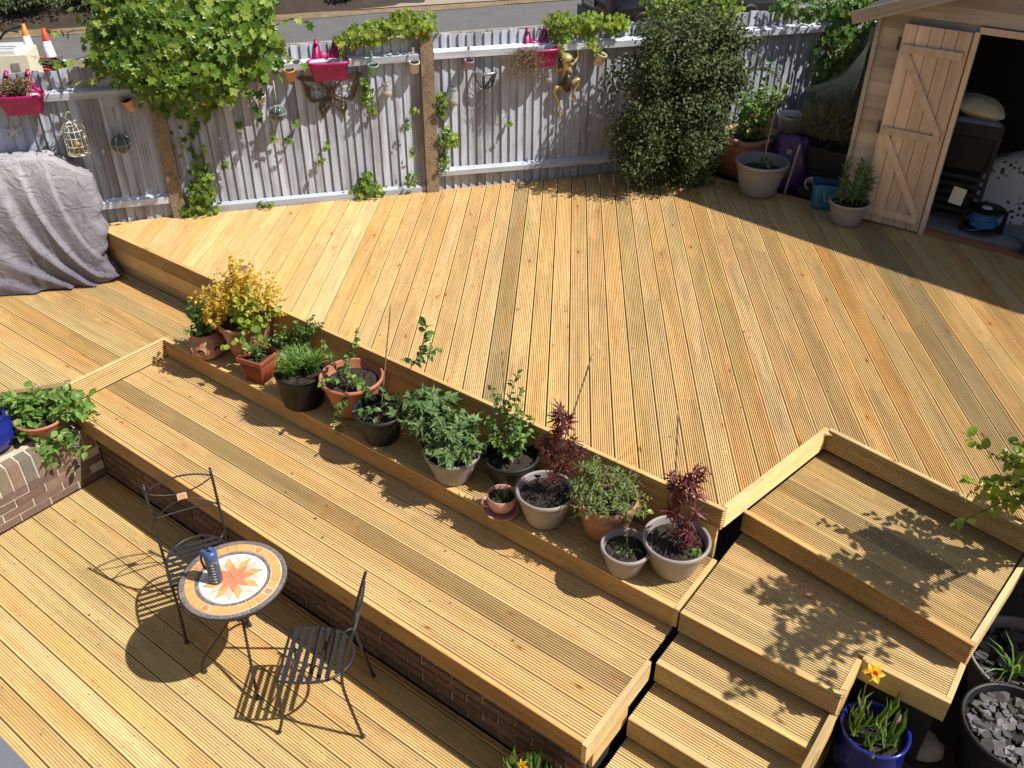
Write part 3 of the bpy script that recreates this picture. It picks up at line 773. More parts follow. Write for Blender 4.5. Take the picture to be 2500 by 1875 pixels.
# local +y of a bay points away from the deck, so the boards' thick side faces -y (the deck)
fence_bay('close board fence bay behind the covered barbecue, hung with bird cage and starfish', -3.0, -0.085, 0.85, 2.46, [(2.296, 2.296, 0.05, 0.07), (1.33, 1.33, 0.05, 0.07)])
fence_bay('lavender grey fence bay between the two brown posts, hung with the metal butterfly', 0.03, 2.245, 1.10, 2.535, [(2.40, 2.42, 0.05, 0.07), (1.20, 1.18, 0.03, 0.085)], gap=1.55)
fence_bay('fence bay right of the second brown post, hung with the golden metal frog', 2.365, 4.60, 1.10, 2.555, [(2.425, 2.425, 0.05, 0.07), (1.325, 1.29, 0.05, 0.06)])
fence_bay('far right fence bay between the dark shrub and the shed, partly under ivy', 4.62, 7.6, 1.05, 2.585, [(2.44, 2.44, 0.05, 0.07), (1.30, 1.30, 0.05, 0.06)])
def post(label, s, w, z0, z1):
    c = fpos(s, 0, 0.012)
    t = MB(); h = z1 - z0; t.box((0, 0, h / 2), (w, 0.13, h), taper=0.97)
    o = t.build('concrete_post', M_POST, loc=(c.x, c.y, z0), rotz=math.atan2(FD.y, FD.x)); tag(o, label, 'post', 'brown pebbly posts of the fence')
post('brown fence post half hidden under the hanging ivy', -0.03, 0.115, 0.8, 2.46)
post('tall bare brown fence post standing right of the butterfly', 2.305, 0.12, 1.0, 2.645)
post('fence post behind the dark green shrub', 4.61, 0.10, 1.0, 2.55)

# ------------------------------------------------------------------ shed
YS = 8.0
shed = thing('shed', 'weathered timber shed with its plank door folded open and dark junk inside', 'shed', (-1.4, YS, ZU))
def sb(c, d, mat, name='wall_board', rot=None):
    mb = MB(); mb.box((0, 0, 0), d)
    mm = Matrix.Translation((c[0] + 1.4, c[1] - YS, c[2] - ZU)) @ (rot or Matrix.Identity(4))
    return link(name, mb.mesh(name, mat), shed, mat=mm)
SL = math.tan(math.radians(20.5))
ztop = lambda x: 2.80 + (x + 2.22) * SL
pit = 0.108
for i in range(28):            # lapped cladding left of and above the opening
    z = 1.14 + pit * i
    tilt = Matrix.Rotation(math.radians(-4), 4, 'X')
    if z < 2.80: sb((-1.838, YS + 0.012, z + pit / 2), (0.764, 0.016, pit + 0.012), M_SHED, rot=tilt)
    else:
        xa = -2.22 + max(0, (z - 2.84) / SL); xb = -2.22 + max(0, (z + pit - 2.84) / SL)
        if xb < 1.7:
            mb = MB(); z0_, z1_ = z - ZU, z + pit + 0.004 - ZU; x0_, x1_ = xa + 1.4, xb + 1.4; xr = 3.3
            mb.add([(x0_, -0.004, z0_), (xr, -0.004, z0_), (xr, 0.012, z0_), (x0_, 0.012, z0_), (x1_, 0.006, z1_), (xr, 0.006, z1_), (xr, 0.014, z1_), (x1_, 0.014, z1_)], [(3, 2, 1, 0), (4, 5, 6, 7), (0, 1, 5, 4), (1, 2, 6, 5), (2, 3, 7, 6), (3, 0, 4, 7)])
            mb.build('wall_board', M_SHED, shed)
for i in range(16):            # left side wall
    z = 1.12 + pit * i
    sb((-2.205, YS + 1.02, z + pit / 2), (0.016, 2.0, pit + 0.010), M_SHED, rot=Matrix.Rotation(math.radians(4), 4, 'Y'))
sb((-2.222, YS - 0.002, 1.98), (0.035, 0.045, 1.72), M_SHED, 'corner_trim')
sb((-1.462, YS - 0.006, 1.96), (0.040, 0.05, 1.72), M_DOOR, 'door_post')
sb((0.2, YS - 0.004, 2.835), (3.3, 0.045, 0.05), M_DOOR, 'lintel')
sb((-0.1, YS + 0.03, 1.135), (2.8, 0.10, 0.05), simple('bare_sill', (0.26, 0.115, 0.055, 1), 0.8, 0.25, 20), 'sill')
sb((0.0, YS + 1.05, 1.15), (3.7, 1.98, 0.03), simple('shed_floor', (0.24, 0.22, 0.21, 1), 0.8, 0.15, 5), 'floor')
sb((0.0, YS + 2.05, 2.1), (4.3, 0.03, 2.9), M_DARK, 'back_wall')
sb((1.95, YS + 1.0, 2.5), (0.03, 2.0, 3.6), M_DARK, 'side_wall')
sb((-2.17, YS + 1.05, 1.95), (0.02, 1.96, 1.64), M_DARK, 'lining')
rl = 4.6; ra = math.atan(SL)
rc = (-2.42 + math.cos(ra) * rl / 2, YS + 0.98, 2.835 + math.sin(ra) * rl / 2)
sb(rc, (rl, 2.20, 0.03), simple('roof_felt', (0.05, 0.05, 0.05, 1), 0.95, 0.3, 20, 0.4), 'roof', Matrix.Rotation(-ra, 4, 'Y'))
sb((rc[0], YS - 0.118, rc[2] - 0.02), (rl, 0.026, 0.10), M_SHED, 'barge_board', Matrix.Rotation(-ra, 4, 'Y'))
# the door, folded back flat against the front
DX0, DX1, DZ0, DZ1 = -2.010, -1.488, 1.135, 2.815
dn = 5; dw = (DX1 - DX0) / dn
door = sb(((DX0 + DX1) / 2, YS - 0.030, (DZ0 + DZ1) / 2), (DX1 - DX0 - .004, 0.008, DZ1 - DZ0 - .004), M_DOOR, 'door')
def dpart(c, d, name, rot=None, mat=None):
    mb = MB(); mb.box((0, 0, 0), d)
    mm = Matrix.Translation((c[0] - (DX0 + DX1) / 2, c[1] - (YS - 0.030), c[2] - (DZ0 + DZ1) / 2)) @ (rot or Matrix.Identity(4))
    return link(name, mb.mesh(name, mat or M_DOOR), door, mat=mm)
for i in range(dn):
    dpart((DX0 + dw * (i + .5), YS - 0.041, (DZ0 + DZ1) / 2), (dw - 0.006, 0.013, DZ1 - DZ0), 'plank')
for z in (2.63, 1.955, 1.24): dpart(((DX0 + DX1) / 2 - 0.005, YS - 0.058, z), (DX1 - DX0 - 0.05, 0.020, 0.062), 'ledge')
for (za, zb) in ((2.60, 1.985), (1.925, 1.27)):
    ax, bx = DX0 + 0.055, DX1 - 0.045; ln = math.hypot(bx - ax, za - zb)
    dpart(((ax + bx) / 2, YS - 0.057, (za + zb) / 2), (ln, 0.018, 0.055), 'brace', Matrix.Rotation(math.atan2(za - zb, bx - ax), 4, 'Y'))
for z in (2.66, 1.97): dpart((DX0 - 0.012, YS - 0.050, z), (0.024, 0.014, 0.10), 'hinge', mat=M_IRON)

# ------------------------------------------------------------------ table, chairs, bottle
tb = thing('mosaic_table', 'round bistro table with an orange and white star mosaic top on black iron legs', 'table', (-3.351, 1.872, 0))
ZT = 0.717; TR = 0.30
M_GROUT = simple('grout', (0.72, 0.67, 0.58, 1), 0.8, 0.06, 30)
b = MB(); b.lathe([(0, ZT - 0.012), (TR - 0.006, ZT - 0.012), (TR - 0.004, ZT - 0.0035), (0, ZT - 0.0035)], 64, cap0=False); b.build('tabletop', M_GROUT, tb)
b = MB(); b.lathe([(TR - 0.008, ZT - 0.024), (TR, ZT - 0.024), (TR + 0.001, ZT - 0.001), (TR - 0.004, ZT), (TR - 0.006, ZT - 0.004)], 64, cap0=False); b.build('rim', M_IRON, tb)
M_TILE = simple('stone_tile', (1, 1, 1, 1), 0.62, 0.16, 40, 0.12, objcol=True)
TRG = Rng(21)
def tile(pts, c, name='tile', var=0.10):
    cx = sum(p[0] for p in pts) / len(pts); cy = sum(p[1] for p in pts) / len(pts)
    q = []
    for x, y in pts:
        dx, dy = cx - x, cy - y; ln = math.hypot(dx, dy); q.append((x + dx / ln * 0.0016 * 1.2, y + dy / ln * 0.0016 * 1.2))
    mb = MB(); n = len(q); zt = ZT + TRG.uniform(-0.0008, 0.0006)
    vs = [(x - cx, y - cy, ZT - 0.006) for x, y in q] + [(x - cx, y - cy, zt) for x, y in q]
    mb.add(vs, [tuple(range(n, 2 * n))] + [(i, (i + 1) % n, n + (i + 1) % n, n + i) for i in range(n)])
    o = mb.build(name, M_TILE, tb, loc=(cx, cy, 0)); k = TRG.uniform(1 - var, 1 + var); o.color = (c[0] * k, c[1] * k, c[2] * k, 1)
def pol(r, a): return (r * math.cos(a), r * math.sin(a))
def ring(r0, r1, n, cfun, ph=0.0):
    for i in range(n):
        a0 = ph + 2 * PI * i / n; a1 = ph + 2 * PI * (i + 1) / n; am = (a0 + a1) / 2
        tile([pol(r0, a0), pol(r1, a0), pol(r1, am), pol(r1, a1), pol(r0, a1), pol(r0, am)], cfun(i))
greys = [(0.16, 0.13, 0.12), (0.20, 0.17, 0.155), (0.14, 0.125, 0.125), (0.19, 0.14, 0.12)]
ORG, RED, PAL, WHT = (0.62, 0.34, 0.12), (0.62, 0.22, 0.11), (0.70, 0.50, 0.36), (0.80, 0.74, 0.64)
T0 = math.radians(-31)
ring(0.268, 0.294, 36, lambda i: TRG.choice(greys), T0)
ring(0.188, 0.209, 30, lambda i: TRG.choice(greys), T0)
nn_ = 28
for i in range(nn_):
    a0 = T0 + 2 * PI * i / nn_; a1 = T0 + 2 * PI * (i + 1) / nn_; am = (a0 + a1) / 2
    if i % 7 == 3:
        rm = 0.2385; dq = 0.019
        cx, cy = pol(rm, am); e1 = (math.cos(am), math.sin(am)); e2 = (-e1[1], e1[0])
        dia = [(cx + e1[0] * dq, cy + e1[1] * dq), (cx + e2[0] * dq, cy + e2[1] * dq), (cx - e1[0] * dq, cy - e1[1] * dq), (cx - e2[0] * dq, cy - e2[1] * dq)]
        tile(dia, RED)
        tile([pol(0.265, a1), dia[1], dia[0], pol(0.265, am)], ORG); tile([pol(0.265, am), dia[0], dia[3], pol(0.265, a0)], ORG)
        tile([pol(0.212, a0), dia[3], dia[2], pol(0.212, am)], ORG); tile([pol(0.212, am), dia[2], dia[1], pol(0.212, a1)], ORG)
    else: tile([pol(0.212, a0), pol(0.265, a0), pol(0.265, a1), pol(0.212, a1)], ORG, var=0.08)
a_ = 0.0605; S0 = math.radians(52)
for k in range(8):
    t0 = S0 + k * PI / 4; h = PI / 8
    N0 = pol(a_, t0 - h); N1 = pol(a_, t0 + h); T_ = (N0[0] + N1[0], N0[1] + N1[1])
    tile([(0, 0), N0, T_, N1], RED)
    Q1 = (T_[0] + N1[0], T_[1] + N1[1]); Q0 = (T_[0] + N0[0], T_[1] + N0[1])
    tile([N1, T_, Q1, (2 * N1[0], 2 * N1[1])], ORG); tile([N0, (2 * N0[0], 2 * N0[1]), Q0, T_], PAL)
    r_ = 0.185; aq = math.atan2(Q1[1], Q1[0]); aq0 = math.atan2(Q0[1], Q0[0])
    if aq < aq0: aq += 2 * PI
    tile([T_, Q0, pol(r_, aq0), pol(r_, (aq + aq0) / 2), pol(r_, aq), Q1], WHT, var=0.03)
    Q0n = pol(math.hypot(*Q0), aq0 + PI / 4); a1 = aq; a2 = aq0 + PI / 4
    tile([(2 * N1[0], 2 * N1[1]), Q1, pol(r_, a1), pol(r_, (a1 + a2) / 2), pol(r_, a2), Q0n], WHT, var=0.03)
# legs: four bent rods that pinch together under the top
feet = [(-3.511, 1.651), (-3.110, 1.709), (-3.182, 2.090), (-3.583, 2.032)]
for fx, fy in feet:
    d = Vector((fx + 3.351, fy - 1.872, 0)); d2 = d.normalized()
    pts = [d2 * 0.283 + ZZ * 0.012, d2 * 0.288 + ZZ * 0.05, d2 * 0.262 + ZZ * 0.12, d2 * 0.17 + ZZ * 0.25, d2 * 0.075 + ZZ * 0.40, d2 * 0.065 + ZZ * 0.50, d2 * 0.13 + ZZ * 0.63, d2 * 0.19 + ZZ * 0.692]
    b = MB(); b.tube(bez(pts, 6), 0.0085, 8); b.lathe([(0.016, 0), (0.017, 0.01), (0.012, 0.024), (0.006, 0.03)], 12, c=(d2.x * 0.283, d2.y * 0.283, 0)); b.build('leg', M_IRON, tb)
b = MB(); b.tube([Vector((0.072 * math.cos(2 * PI * i / 24), 0.072 * math.sin(2 * PI * i / 24), 0.45)) for i in range(25)], 0.006, 6)
b.tube([Vector((0.20 * math.cos(2 * PI * i / 32), 0.20 * math.sin(2 * PI * i / 32), 0.690)) for i in range(33)], 0.006, 6); b.build('ring', M_IRON, tb)

def chair(label, org, fwd):
    fwd = Vector((*fwd, 0)).normalized(); ang = math.atan2(-fwd.x, fwd.y)
    t = thing('iron_chair', label, 'chair', (org[0], org[1], 0), ang, 'black iron bistro chairs')
    zs = 0.45
    for sx in (-1, 1):
        b = MB()     # rear leg running up into the back post
        b.tube(bez([(sx * .203, -.235, .012), (sx * .200, -.20, .20), (sx * .196, -.165, zs), (sx * .196, -.19, .62), (sx * .197, -.265, .885)], 6), 0.0088, 8)
        b.sphere((sx * .203, -.237, .012), (.014, .014, .012), 10, 6); b.sphere((sx * .197, -.266, .888), (.0095, .0095, .012), 8, 6); b.build('back_post', M_IRON, t)
        b = MB(); b.tube(bez([(sx * .185, .237, .012), (sx * .180, .205, .14), (sx * .176, .196, .30), (sx * .178, .19, zs)], 6), 0.0085, 8)
        b.sphere((sx * .185, .238, .012), (.014, .014, .012), 10, 6); b.build('leg', M_IRON, t)
    out = [(.178, .19, zs), (.186, .05, zs), (.165, -.08, zs), (.09, -.165, zs), (0, -.19, zs), (-.09, -.165, zs), (-.165, -.08, zs), (-.186, .05, zs), (-.178, .19, zs)]
    b = MB(); b.tube(bez(out, 5) + [Vector((.178, .19, zs))], 0.008, 8); b.tube([(.196, -.165, zs), (.15, -.10, zs)], .007, 6); b.tube([(-.196, -.165, zs), (-.15, -.10, zs)], .007, 6); b.build('seat_frame', M_IRON, t)
    for i in range(7):
        y = 0.155 - i * 0.046; hw = 0.183 - max(0, -y - 0.02) * 0.45 - (0.01 if i == 6 else 0)
        b = MB(); b.box((0, y, zs + 0.006), (2 * hw, 0.026, 0.004)); b.build('slat', M_IRON, t)
    yb = lambda z: -.19 - (z - .62) * .283
    def arc(z0, z1, bul=1):
        P = []
        for i in range(13):
            u = i / 12 * 2 - 1; z = z0 + (z1 - z0) * (1 - u * u); P.append((u * .195, yb(z) - (1 - u * u) * 0.012, z))
        return P
    b = MB(); b.tube(arc(.845, .885), .006, 6); b.tube(arc(.835, .775), .0045, 6); b.tube(arc(.645, .735), .0045, 6); b.tube(arc(.665, .665), .006, 6); b.build('back_rail', M_IRON, t)
    b = MB(); z = .755; b.box((0, yb(z) - .012, z), (.056, .008, .046), Matrix.Rotation(math.radians(15), 3, 'X')); b.build('back_tile_frame', M_GROUT, t)
    for sy in (-1, 1):
        pass
    b = MB(); b.box((0, yb(z) - .012, z), (.048, .0105, .038), Matrix.Rotation(math.radians(15), 3, 'X')); o = b.build('back_tile', M_TILE, t); o.color = (0.60, 0.31, 0.12, 1)
    return t
chair('black iron chair half behind the mosaic table with its orange back tile showing', (-3.905, 1.985), (0.88, -0.47))
chair('empty black iron chair right of the table with its slatted seat in the sun', (-2.758, 1.927), (-0.81, -0.59))

bt = thing('water_bottle', 'blue see-through water bottle with a black strap standing on the mosaic table', 'bottle', (-3.407, 1.803, ZT + 0.001), 0.3)
def glassy(name, c, rough=0.05, a=0.45):
    M = MT(name); M.set(Base_Color=c, Roughness=rough); tr = M.n('ShaderNodeBsdfTransparent'); tr.inputs[0].default_value = (0.75 + c[0] * .3, 0.75 + c[1] * .3, 0.75 + c[2] * .3, 1)
    mx = M.n('ShaderNodeMixShader'); lw = M.n('ShaderNodeLayerWeight'); lw.inputs[0].default_value = 0.35
    f = M.math('ADD', M.math('MULTIPLY', lw.outputs['Facing'], 0.6), a * 0.8)
    M.l(M.math('MINIMUM', f, 1.0), mx.inputs[0]); M.l(tr.outputs[0], mx.inputs[1]); M.l(M.p.outputs[0], mx.inputs[2]); M.l(mx.outputs[0], M.out.inputs[0]); return M.m
M_BOT = glassy('smoky_blue_plastic', (0.10, 0.12, 0.20, 1), 0.08, 0.5); M_WATER = glassy('bottle_water', (0.04, 0.06, 0.17, 1), 0.03, 0.8)
b = MB(); b.lathe([(.030, 0), (.036, .006), (.037, .05), (.0365, .06), (.037, .07), (.037, .165), (.036, .172)], 28); b.build('body', M_BOT, bt)
b = MB(); b.lathe([(.0, .008), (.033, .008), (.0345, .095), (.0, .095)], 24, cap0=False); b.build('water', M_WATER, bt)
M_LID = simple('blue_lid', (0.045, 0.085, 0.24, 1), 0.35, 0.08, 8)
b = MB(); b.lathe([(.037, .172), (.0385, .176), (.0385, .205), (.034, .220), (.020, .228), (.0, .230)], 28); b.box((-.028, -.012, .222), (.03, .02, .022)); b.build('lid', M_LID, bt)
b = MB(); b.lathe([(.013, .222), (.013, .246), (.009, .249), (.006, .243), (.0, .243)], 16, c=(.006, .006, 0)); b.build('spout', M_LID, bt)
b = MB(); b.tube(bez([(-.040, -.016, .215), (-.050, -.02, .17), (-.045, -.02, .12), (-.037, -.016, .09)], 6), .006, 6); b.build('strap', M_BLACKPL, bt)
b = MB()
for i in range(7):
    a = -1.05; z = .145 - i * .021
    for da, ww in ((0, .0035), (.16, .002), (.26, .002)):
        x, y = .0372 * math.cos(a + da), .0372 * math.sin(a + da); b.box((x, y, z + ww * 2), (.0012, .009 if da == 0 else .004, .0022 if da == 0 else .008), Matrix.Rotation(a + da, 3, 'Z'))
b.build('scale_marks', M_PALE, bt)

# ------------------------------------------------------------------ covered barbecue
def cover():
    t = MB(); nu, nv = 420, 60
    def base(u, e=0.36):
        a = 2 * PI * u; c_, s_ = math.cos(a), math.sin(a)
        return (math.copysign(abs(c_) ** e, c_), math.copysign(abs(s_) ** e, s_))
    org = fpos(-1.72, 0, 0)
    zr_ = lambda x: 1.085 - 0.21 * max(0.0, min(1.0, (x - 0.76) / 0.32))
    for j in range(nv + 1):
        k = j / nv
        for i in range(nu):
            u = i / nu; bx, by = base(u)
            front = .50 - .235 * k ** 1.1; back = .06; hy = (front - back) / 2; cy = (front + back) / 2; hx = 1.05 + .02 * k
            x = bx * hx; front_w = max(0.0, by)
            # drapery: creases run down from the upper left and swing towards the right hem
            q = (x + .62 * (1 - math.exp(-k / .30)) + .05 * math.sin(7 * x + 3 * k)) / .235
            fr_ = q % 1; tri = (fr_ / .90) ** 1.4 if fr_ < .90 else (1 - fr_) / .10
            amp = (.35 + .65 * abs(math.sin(q // 1 * 2.4 + 1))) * .080 * min(1.0, (1 - k) * 2.6) ** .8
            fold = (tri - .4) * amp
            q2 = (x * 1.0 + .3 * k + 4) / .11; fold += (abs((q2 % 1) - .5) - .25) * .018 * (1 - k)
            y = by * (hy + fold * (1 if by > -.2 else .3)); x = bx * (hx + fold * .8 * abs(bx) ** 6 + (.035 * math.sin(k * 17 + 1.0) + .03 * math.sin(k * 29)) * (abs(bx) > .9) * (1 - k) * (bx > 0))
            z = k * zr_(x) * 1.0 + .014 * math.sin(u * 2 * PI * 6) * (1 - k)
            p = org + FD * x + FN * (cy + y) + ZZ * (ZP + .012 + max(0, z)); t.v.append(tuple(p))
    for j in range(nv):
        for i in range(nu):
            i2 = (i + 1) % nu; t.face([j * nu + i, j * nu + i2, (j + 1) * nu + i2, (j + 1) * nu + i], 0, True)
    # top: rings shrinking to the middle with a little sag
    o = nv * nu; prev = [o + i for i in range(nu)]; mid = sum((Vector(t.v[q]) for q in prev), Vector()) / nu
    for s_ in (0.92, 0.7, 0.4, 0.12):
        cur = []
        for i in range(nu):
            p = Vector(t.v[o + i]); q = mid + (p - mid) * s_
            q.z = ZP + .012 + zr_((q - org).dot(FD)) - 0.012 * (1 - s_) * (1 + math.sin(i * 0.13)); q.z += 0.006 if s_ > 0.9 else 0
            cur.append(len(t.v)); t.v.append(tuple(q))
        for i in range(nu): t.face([prev[i], prev[(i + 1) % nu], cur[(i + 1) % nu], cur[i]], 0, True)
        prev = cur
    t.face(prev, 0, True)
    M = MT('lit_top_cover'); v = M.coord((1, 1, 1), False); a = M.noise(v, 2.2, 5, 0.6); f = M.noise(v, 160, 2, 0.5); gz = M.n('ShaderNodeSeparateXYZ'); tc = M.n('ShaderNodeTexCoord'); M.l(tc.outputs['Object'], gz.inputs[0])
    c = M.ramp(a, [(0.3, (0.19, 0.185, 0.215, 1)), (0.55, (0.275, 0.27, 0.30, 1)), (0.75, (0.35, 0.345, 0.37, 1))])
    top_light = M.ramp(M.math('MULTIPLY', M.math('SUBTRACT', gz.outputs[2], 0.75), 1.0), [(0.0, (0.42, 0.38, 0.47, 1)), (0.35, (0.72, 0.69, 0.74, 1)), (0.8, (1.15, 1.12, 1.12, 1)), (1, (1.5, 1.45, 1.42, 1))])  # lit top and shaded lower part put into the cloth colour by height
    c = M.mix(1.0, c, top_light, 'MULTIPLY')
    for zl in (1.06, 1.40): c = M.mix(M.math('MULTIPLY', M.math('LESS_THAN', M.math('ABSOLUTE', M.math('SUBTRACT', gz.outputs[2], zl)), .004), .6), c, (.10, .09, .11, 1))
    c = M.mix(M.ramp(M.noise(v, 9, 6, .7), [(.55, 0), (.75, .5)]), c, (.14, .125, .14, 1)); M.col(c); M.set(Roughness=0.7); cr = M.noise(v, 6, 3, .5, 1.5); M.bump(M.math('ADD', M.math('MULTIPLY', f, .2), M.math('ABSOLUTE', M.math('SUBTRACT', cr, .5))), 0.7, 0.05)
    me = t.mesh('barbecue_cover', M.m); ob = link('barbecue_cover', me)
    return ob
bc = cover(); tag(bc, 'grey fabric cover draped over a barbecue by the fence', 'cover')

# ------------------------------------------------------------------ pots
def soil_disc(parent, R, z, seed=0, mat=None):
    rng = Rng(seed); mb = MB(); n = 22; rings = 6
    mb.v.append((0, 0, z + 0.008))
    for j in range(1, rings + 1):
        for i in range(n):
            a = 2 * PI * i / n; r = R * j / rings
            mb.v.append((r * math.cos(a), r * math.sin(a), z + (rng.uniform(-.010, .012) if j < rings else -0.004)))
    for i in range(n):
        mb.face([0, 1 + i, 1 + (i + 1) % n])
        for j in range(rings - 1): mb.face([1 + j * n + i, 1 + (j + 1) * n + i, 1 + (j + 1) * n + (i + 1) % n, 1 + j * n + (i + 1) % n])
    for q in range(90):     # clods
        a = rng.uniform(0, 2 * PI); r = R * math.sqrt(rng.random()) * 0.93; s = rng.uniform(.0025, .009)
        mb.sphere((r * math.cos(a), r * math.sin(a), z + .004), (s, s * rng.uniform(.6, 1), s * .7), 5, 3)
    return mb.build('soil', mat or M_SOIL, parent)
def round_pot(parent, R, h, ratio, mat, rim=0.028, lip=0.012, inner=None, soil=0.035, steps=(), seed=0, flare=0.0, name='pot'):
    """thick walled round pot with a rolled rim; its soil lies soil below the rim"""
    rb = R * ratio; b = MB()
    pr = [(rb * 0.9, 0.0), (rb, 0.006)]
    body = R - lip - flare
    for z in np.linspace(0.12, 1, 8):
        zz = z * (h - rim); pr.append((rb + (body - rb) * (z ** 0.92), zz))
    pr += [(body + lip * 0.6, h - rim + 0.002), (R, h - rim * 0.75), (R + 0.001, h - rim * 0.3), (R - 0.004, h - 0.002), (R - 0.010, h), (R - 0.018, h - 0.006)]
    b.lathe(pr, 44); b.build(name, mat, parent)
    i_ = MB(); rs = rb + (body - rb) * max(0, (h - soil - 0.02) / (h - rim)) ** 0.92 - 0.012
    i_.lathe([(R - 0.018, h - 0.006), (R - 0.024, h - rim), (max(rs, 0.02), h - soil - 0.02)], 44, cap0=False); i_.build('inner_wall', inner or mat, parent)
    soil_disc(parent, rs + 0.006, h - soil, seed)
def potted(label, x, y, z, cat='potted plant', group=None, name='potted_plant'):
    return thing(name, label, cat, (x, y, z), 0, group)
def plant(parent, stems, r=0.003, mat=None, n=5, name='stem'):
    b = MB()
    for s in stems:
        pts = s[0] if isinstance(s, tuple) else s; rr = s[1] if isinstance(s, tuple) else r
        N = len(pts); b.tube(pts, [rr * (1 - 0.6 * i / max(1, N - 1)) for i in range(N)], n, cap=False)
    return b.build(name, mat or M_STEM, parent)
def cane(parent, p, q, r=0.0042):
    b = MB(); P, Q = Vector(p), Vector(q); b.tube([P.lerp(Q, i / 10) for i in range(11)], [r * (1.18 if i % 3 == 0 else 1) for i in range(11)], 7); return b.build('cane', M_CANE, parent)
GRP = 'potted plants along the planter step'

# 1 strawberry pot
R1 = Rng(1); t = potted('squat terracotta strawberry pot with side holes and a yellow flowered green plant', -5.359, 3.248, ZP, group=GRP)
b = MB(); b.lathe([(.085, 0), (.12, .03), (.143, .085), (.138, .13), (.105, .175), (.098, .195), (.105, .21), (.10, .216), (.088, .21), (.086, .18)], 44); b.build('pot', M_TERRA, t); soil_disc(t, .09, .19, 1)
for az, zz in ((-0.05, .10), (-.75, .095), (.85, .11), (1.9, .1)):
    d = (-FH * math.cos(az) + RH * math.sin(az)); c = d * .137 + ZZ * zz
    fr = frame(ZZ.cross(d), ZZ, d, c)
    b = MB(); b.lathe([(.036, -.012), (.036, .006), (.030, .010), (.026, .004)], 18, cap0=False); b.build('pocket_lip', M_TERRA, t, mat=fr)
    b = MB(); b.lathe([(0, .003), (.028, .003)], 18, cap0=False); b.build('pocket_soil', M_SOIL, t, mat=fr)
st = []; L = []
for i in range(30):
    a = R1.uniform(0, 6.28); r = R1.uniform(.02, .16); hh = R1.uniform(.30, .52) - r * .5
    p = bez([(0, 0, .19), tuple(L3(r * .5 * math.cos(a), .19 + (hh - .19) * .5, r * .5 * math.sin(a))), tuple(L3(r * math.cos(a), hh, r * math.sin(a)))], 4); st.append(p)
    L += along(R1, p, .014, .042, start=.2)
s_ = plant(t, st, .0025); put(s_, 'ovate', L, LM_MID, 60)
L = blob(R1, 26, L3(.0, .50, .0), (.05, .05, .04), .030) + blob(R1, 34, L3(.11, .42, .02), (.06, .05, .05), .034); put(s_, 'ovate', L, LM_BUD, 0, stuff='flower')
# 2 large terracotta pot, golden shrub and lime climber
R1 = Rng(2); t = potted('large terracotta pot with a golden yellow shrub and a lime green climber', -5.101, 3.437, ZP, group=GRP)
round_pot(t, .20, .325, .58, M_TERRA, .035, .010, soil=.04, seed=2)
st = []; L = []
for i in range(60):
    a = R1.uniform(0, 6.28); r = R1.uniform(.03, .34); hh = .84 - r * 1.0 + R1.uniform(-.12, .06); c0 = R1.uniform(0.02, .08)
    dd = r * math.sin(a) * .75
    p = bez([tuple(L3(c0 * math.cos(a), .29, c0 * math.sin(a))), tuple(L3(r * .55 * math.cos(a), .29 + (hh - .29) * .6, dd * .55)), tuple(L3(r * math.cos(a) + .03, hh, dd))], 5); st.append(p)
    L += along(R1, p, .011, .034, start=.35, jit=.8)
s_ = plant(t, st, .0018, M_TWIG); put(s_, 'ovate', L + blob(R1, 420, L3(.03, .57, 0), (.29, .22, .18), .034, shell=.3) + blob(R1, 150, L3(-.19, .40, -.08), (.08, .07, .09), .040), LM_GOLD, 40); put(s_, 'ovate', blob(R1, 130, L3(.06, .46, -.04), (.20, .16, .14), .036, shell=.2), LM_LIME, 0)
st = []; L = []
for pts in (((.08, .30, -.14), (.02, .58, -.16), (.03, .42, -.2), (.05, .26, -.22), (.02, .10, -.24)), ((.1, .3, -.14), (.14, .45, -.2), (.19, .28, -.22), (.15, .06, -.24)),
            ((.12, .3, -.1), (.22, .43, -.14), (.30, .50, -.12), (.33, .47, -.12)), ((.06, .3, -.12), (.1, .55, -.14), (.13, .66, -.1)), ((.02, .3, -.14), (-.04, .26, -.23), (-.09, .22, -.24))):
    p = bez([tuple(L3(*q)) for q in pts], 6); st.append(p); L += along(R1, p, .028, .058, start=.1, up=.5, droop=.5)
s_ = plant(t, st, .002); put(s_, 'round', L + blob(R1, 34, L3(.06, .46, -.13), (.07, .05, .13), .055, droop=.5), LM_LIME, 90)
b = MB(); b.tube([L3(.07, .6, -.02), L3(.075, .75, -.02)], .002, 5); b.build('flower_stem', M_STEM, t)
put(t, 'small', blob(R1, 22, L3(.075, .755, -.02), (.010, .010, .022), .016), leafmat('violet_petal', [(0, (.12, .03, .30, 1)), (1, (.2, .06, .4, 1))]), 0, stuff='flower')
